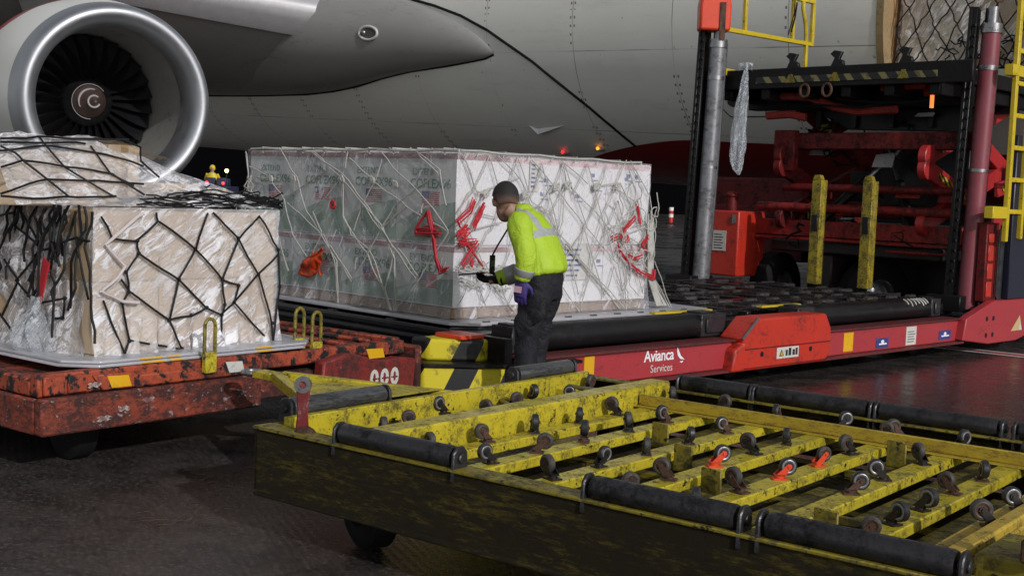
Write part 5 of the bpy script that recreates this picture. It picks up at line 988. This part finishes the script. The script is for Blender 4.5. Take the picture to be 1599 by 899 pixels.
b = MB(); b.loft([(Vector((.185, 0, 1.005)), .178, .122), (Vector((.180, 0, 1.03)), .194, .143), (Vector((.165, 0, 1.075)), .198, .150), (Vector((.135, 0, 1.15)), .192, .145), (Vector((.095, 0, 1.24)), .198, .135), (Vector((.055, 0, 1.32)), .188, .115), (Vector((.02, 0, 1.375)), .155, .095), (Vector((-.01, 0, 1.405)), .085, .078), (Vector((-.025, 0, 1.43)), .074, .076), (Vector((-.03, 0, 1.425)), .064, .066)], SIDE, 28)
jk = b.build('jacket', M_jack, wk, smooth=180); jk.modifiers.new('subdivide', 'SUBSURF').render_levels = 2
tx = bpy.data.textures.new('cloth_folds', 'CLOUDS'); tx.noise_scale = .07; tx.noise_depth = 2
def folds(o, st=.018):
    d = o.modifiers.new('folds', 'DISPLACE'); d.texture = tx; d.strength = st; d.mid_level = .5
folds(jk)
for a_, e_, w_ in ((SHL, ELL, WRL), (SHR, ELR, WRR)):
    d = (w_-e_).normalized(); d0 = (e_-a_).normalized(); b = MB()
    b.loft([(a_-d0*.06+Vector((0, -.03 if a_.y > 0 else .03, .02)), .06, .06), (a_, .088, .085), (a_.lerp(e_, .5), .078, .078), (e_-d0*.03, .072, .072), (e_+d*.03, .068, .068), (e_.lerp(w_, .6), .060, .060), (w_-d*.005, .055, .055), (w_, .046, .046)], (1, 0, .35), 18)
    sl = b.build('sleeve', M_slv, wk, smooth=180); sl.modifiers.new('subdivide', 'SUBSURF').render_levels = 2; folds(sl, .016)
    b = MB(); p0, p1 = e_.lerp(w_, .42), e_.lerp(w_, .78); b.loft([(p0, .063, .063), (p0+d*.004, .0685, .0685), (p1-d*.004, .063, .063), (p1, .058, .058)], (1, 0, .35), 18); cf = b.build('cuff_band', M_refl, sl, smooth=60)
t = NT('navy_trousers'); col = t.mix(t.noise(4, 5), (.004, .0045, .008), (.010, .010, .015)); t.p(col=col, rough=.75); cloth_bump(t, 12, .7); M_trs = t.m
b = MB()
for hip, kn, an in LEGS:
    s_ = 1 if hip.y > 0 else -1
    b.loft([(hip+Vector((.02, -s_*.02, .10)), .105, .112), (hip+Vector((.012, 0, -.03)), .096, .112), (hip.lerp(kn, .45), .078, .090), (kn, .066, .075), (kn.lerp(an, .35), .062, .072), (kn.lerp(an, .75), .058, .068), (an+Vector((.005, 0, -.01)), .062, .070), (an+Vector((0, 0, -.03)), .058, .064)], SIDE, 20)
b.loft([(Vector((.165, 0, .86)), .14, .105), (Vector((.165, 0, .95)), .165, .122), (Vector((.165, 0, 1.05)), .155, .115)], SIDE, 24)
b.ball((.20, -.175, .80), (.075, .022, .10), 8); b.ball((.11, -.175, .70), (.07, .02, .085), 8)
tr = b.build('trousers', M_trs, wk, smooth=180); rm = tr.modifiers.new('remesh', 'REMESH'); rm.mode = 'VOXEL'; rm.voxel_size = .012; rm.use_smooth_shade = True; q_ = tr.modifiers.new('smooth', 'SMOOTH'); q_.iterations = 4; folds(tr, .022)
for hip, kn, an in LEGS:
    b = MB(); b.loft([(an+Vector((.07, 0, -.05)), .036, .04), (an+Vector((.02, 0, -.045)), .044, .055), (an+Vector((-.08, 0, -.058)), .046, .034), (an+Vector((-.16, 0, -.066)), .042, .025), (an+Vector((-.19, 0, -.070)), .026, .016)], SIDE, 16)
    b.loft([(an+Vector((0, 0, -.06)), .045, .05), (an+Vector((.0, 0, .05)), .045, .05)], SIDE, 14); bt = b.build('boot', M_rubber, wk, smooth=60)
def glove(name, w_, d, nrm_, mat, curl, parent):                           # wrist, pointing direction, back-of-hand normal
    d = d.normalized(); nrm_ = (nrm_-d*nrm_.dot(d)).normalized(); sd = d.cross(nrm_); b = MB()
    P = lambda x, y, z: w_+d*x+sd*y+nrm_*z
    b.loft([(P(-.055, 0, 0), .040, .040), (P(-.01, 0, 0), .036, .034), (P(.03, 0, 0), .045, .026), (P(.075, 0, 0), .048, .022), (P(.098, 0, 0), .042, .018)], sd, 14)
    for y, L_, o_ in ((-.033, .068, .004), (-.011, .080, .0), (.011, .076, .0), (.032, .060, .008)):
        pts = [P(.08, y, 0)]; a = 0.0
        for q in range(4): a += curl*(.5+.35*q); pts.append(pts[-1]+(d*math.cos(a)-nrm_*math.sin(a))*L_/3.4)
        b.tube(pts, [.0125, .012, .0112, .0105, .007], 9)
    pts = [P(.015, -.035, -.005), P(.04, -.062, -.016), P(.068, -.07, -.026), P(.088, -.066, -.032)]; b.tube(pts, [.016, .014, .012, .008], 9)
    g_ = b.build(name, mat, parent, smooth=180); rm = g_.modifiers.new('remesh', 'REMESH'); rm.mode = 'VOXEL'; rm.voxel_size = .005; rm.use_smooth_shade = True; q_ = g_.modifiers.new('smooth', 'SMOOTH'); q_.iterations = 2
    return g_
M_gp = paint('glove_purple', (.045, .028, .17), .6, bump=.3, dirt=(.015, .012, .04), amt=.3, ds=20)
gl = glove('glove', WRL+Vector((0, 0, -.012)), Vector((-.10, .05, -1)), Vector((.1, -1, 0)), M_gp, .22, wk); gl['label'] = 'blue purple glove on the hanging hand'
b = MB(); c = WRL+Vector((-.012, -.028, -.06)); b.box(c, (.05, .006, .04), (0, .1, .1)); b.build('glove_patch', paint('patch_pink', (.5, .3, .36), .6), gl)
gr = glove('glove', WRR, Vector((-1, .0, -.06)), Vector((0, .25, -1)), M_rubber, .3, wk); gr['label'] = 'black glove on the outstretched hand'
WKM = Matrix.Translation((.055, 8.25, 0)) @ Matrix.Rotation(R(-26), 4, 'Z')
tb = MB(); tb.bb(-.11, .07, -.045, .045, -.005, .005); o = tb.build('tablet', M_glassdark, None, .003); tag(o, 'dark handheld tablet lying flat in the worker\'s black gloved hand', 'tablet'); o.matrix_world = WKM @ Matrix.Translation(WRR+Vector((-.165, 0, .030))) @ Euler((0, R(-8), 0)).to_matrix().to_4x4()
s2 = MB(); s2.bb(-.10, .06, -.039, .039, .0052, .0056); s2.build('screen', lamp('dim_screen', (.25, .22, .24), .5), o, smooth=0)
bd = thing('badge', 'black identity card holder hanging on a lanyard from the worker\'s neck', 'badge'); bd.matrix_world = WKM @ Matrix.Translation((-.20, -.03, 1.07))
b = MB(); b.bb(-.006, .006, -.034, .034, -.055, .055); b.build('card_holder', M_ink, bd, .004); b = MB(); b.bb(-.0075, -.0065, -.024, .024, -.02, .02); b.bb(.0065, .0075, -.024, .024, -.02, .02); b.build('card', paint('card_green', (.12, .18, .07), .4), bd)
b = MB(); b.tube([(0, 0, .055), (.03, .01, .12), (.075, .02, .20), (.10, .03, .25)], .006, 5, flat=2); b.build('lanyard', M_rubber, bd)

# ================================================================== HANGING BAG, CARGO IN THE DOORWAY, FAR VEHICLES
b = MB()
prof = [(0, .02, 0), (.10, .035, .0), (.2, .045, .01), (.35, .06, .02), (.55, .075, .035), (.8, .085, .05), (1.0, .09, .06), (1.15, .075, .065), (1.24, .05, .05), (1.30, .012, .02)]
def bagf(a, c):
    i = c*(len(prof)-1); k = min(int(i), len(prof)-2); f = i-k; z, r_, dx = [prof[k][q]*(1-f)+prof[k+1][q]*f for q in range(3)]
    an = 2*PI*a; rr_ = r_*(1+.22*math.sin(5*an+z*6)+.12*math.sin(11*an-z*9)); return (rr_*math.cos(an)*.8, rr_*math.sin(an)+dx, -z)
b.grid(40, 40, bagf); o = b.build('plastic_bag', M_bag, None, smooth=180, normals=False); tag(o, 'long clear plastic bag tied to the raised black bridge and hanging down', 'bag'); o.matrix_world = LDM @ Matrix.Translation((6.50, 2.98, 3.17))
b = MB(); rk = random.Random(4)
for q in range(10): a = 2*PI*q/10; b.tube([(0, 0, .0), (.05*math.cos(a), .09*math.sin(a), .04+.02*rk.random()), (.06*math.cos(a), .13*math.sin(a)*rk.uniform(.6, 1), rk.uniform(-.05, .04))], [.016, .014, .004], 6, flat=2.0)
b.build('knot', M_bag, o)

ACM = Matrix.Translation((0.64, 25.4, 4.75)) @ Euler((0, R(2.2), R(-46))).to_matrix().to_4x4()
M_inbox = paint('doorway_tan', (.74, .66, .52), .5, var=.2, vs=2); M_infilm = film('doorway_film', (.9, .88, .84), base=.2, streak=.9, scale=2.5, lo=.47)
for q, (x0, x1, z0, z1, m, lab) in enumerate(((8.95, 10.0, -.93, .45, M_inbox, 'left wrapped stack inside the aircraft door'), (10.04, 10.9, -.93, .35, M_brown, 'middle brown stack inside the aircraft door behind the right mast'), (10.95, 12.2, -.93, .5, M_brownlt, 'right brown stack inside the aircraft door'))):
    b = MB(); b.bb(x0, x1, -2.30+.06*q, -.6, z0, z1); b.bb(x0+.02, x1-.02, -2.25+.06*q, -.6, z1+.003, 1.25); o = b.build('wrapped_cargo', m, None, .02); tag(o, lab, 'cargo stack', 'cargo inside the aircraft'); o.matrix_world = ACM
b = MB(); b.grid(50, 40, lambda a, c: (8.94+3.3*a, -2.34+shell(a*4, c*3, .035, 2, 41), -.94+2.25*c)); o = b.build('plastic_film', M_infilm, None, smooth=180, normals=False); tag(o, 'cloudy plastic film over the cargo inside the aircraft door', 'plastic film'); o.matrix_world = ACM
b = MB(); rn = random.Random(12); nodes = {}
for i in range(13):
    for j in range(9): nodes[i, j] = Vector((8.95+.30*i+(.15 if j % 2 else 0)+rn.uniform(-.05, .05), -2.40+rn.uniform(-.02, .02), -.95+.26*j+rn.uniform(-.05, .05)))
for i in range(12):
    for j in range(8):
        for q in ((i, j+1), (i+1 if j % 2 else i-1, j+1)):
            if q in nodes: b.tube(wob(nodes[i, j], nodes[q], 4, .015, rn)+[nodes[q]], .010, 5)
for q in range(30):
    P = [Vector((rn.uniform(9.3, 11.5), -2.41, rn.uniform(-.95, -.6)))]
    for i in range(6): P.append(P[-1]+Vector((rn.uniform(-.1, .1), 0, rn.uniform(-.05, .06))))
    b.tube(P, .011, 5)
o = b.build('cargo_net', M_bnet, None, smooth=60); tag(o, 'black cargo net over the load inside the aircraft door', 'cargo net'); o.matrix_world = ACM

# far tug with its driver
TG = thing('tow_tractor', 'small far tow tractor with two red tail lamps, below the engine', 'tractor', (-14.4, 60, 0))
b = MB(); b.bb(-.55, .55, 0, 2.6, .45, 1.25); b.bb(-.5, .5, .4, 1.0, 1.25, 1.62); b.bb(-.5, -.04, -.02, .3, 1.25, 1.65); b.bb(.06, .5, -.02, .3, 1.25, 1.65); b.build('body', paint('tug_blue', (.03, .035, .08), .5), TG, .03)
b = MB(); b.bb(-.56, .56, -.05, -.005, .75, 1.15); b.build('rear_board', stripes('tug_stripes', (.6, .45, .03), (.05, .04, .02), .36, axis=(1, 0, 0), duty=.45), TG)
for x in (-.4, .38): b = MB(); b.ball((x, -.06, 1.4), .07, 8); b.build('tail_lamp', lamp('tail_red', (1, .03, .03), 5), TG)
b = MB(); b.ball((.5, .1, 2.0), .09, 8); lm = b.build('beacon', lamp('beacon_warm', (1, .7, .25), 9), TG); b = MB(); b.cyl((.5, .1, 1.5), (.5, .1, 1.95), .03, n=8); b.build('beacon_post', M_black, TG)
for x in (-.5, .5):
    for y in (.5, 2.1): b = MB(); b.lathe([(-.1, .05), (-.1, .4), (.1, .4), (.1, .05)], Matrix.Translation((x, y, .4)), 18, cap=(True, True)); b.build('wheel', M_rubber, TG)
dv = thing('person', 'far driver in yellow rain clothes standing on the small tow tractor', 'person', (-14.65, 60.35, 1.25))
b = MB(); b.loft([(Vector((0, 0, 0)), .2, .14), (Vector((0, 0, .45)), .24, .16), (Vector((0, 0, .62)), .12, .1), (Vector((0, 0, .7)), .07, .07)], (1, 0, 0), 14); b.ball((0, 0, .84), (.11, .12, .14), 10)
for s_ in (-1, 1): b.loft([(Vector((s_*.22, 0, .55)), .07, .07), (Vector((s_*.34, .1, .3)), .06, .06), (Vector((s_*.3, .3, .22)), .045, .045)], (0, 1, 0), 10); b.loft([(Vector((s_*.1, 0, .05)), .09, .1), (Vector((s_*.1, .05, -.35)), .08, .08), (Vector((s_*.1, 0, -.8)), .06, .06)], (1, 0, 0), 10)
bo = b.build('body', M_skinp, dv, smooth=180); bo.modifiers.new('remesh', 'REMESH').voxel_size = .03
b = MB(); b.loft([(Vector((0, 0, -.05)), .23, .17), (Vector((0, 0, .45)), .27, .19), (Vector((0, 0, .63)), .15, .13)], (1, 0, 0), 14); b.ball((0, .03, .86), (.14, .14, .16), 10)
for s_ in (-1, 1): b.loft([(Vector((s_*.22, 0, .56)), .09, .09), (Vector((s_*.34, .1, .3)), .08, .08), (Vector((s_*.31, .25, .23)), .06, .06)], (0, 1, 0), 10)
b.build('rain_jacket', paint('rain_yellow', (.62, .5, .03), .5), dv, smooth=60)
bl = thing('channelizer_post', 'small far red and white marker post left of the grey cylinder mast', 'marker post', (9.35, 75, 0))
for z0, z1, m in ((.08, .4, M_redbright), (.4, .6, M_white), (.6, .8, M_redbright), (.8, 1.0, M_white)): b = MB(); b.cyl((0, 0, z0), (0, 0, z1-.002), .14, n=14); b.build('band', m, bl)
b = MB(); b.bb(-.25, .25, -.25, .25, 0, .08); b.build('base', M_rubber, bl)
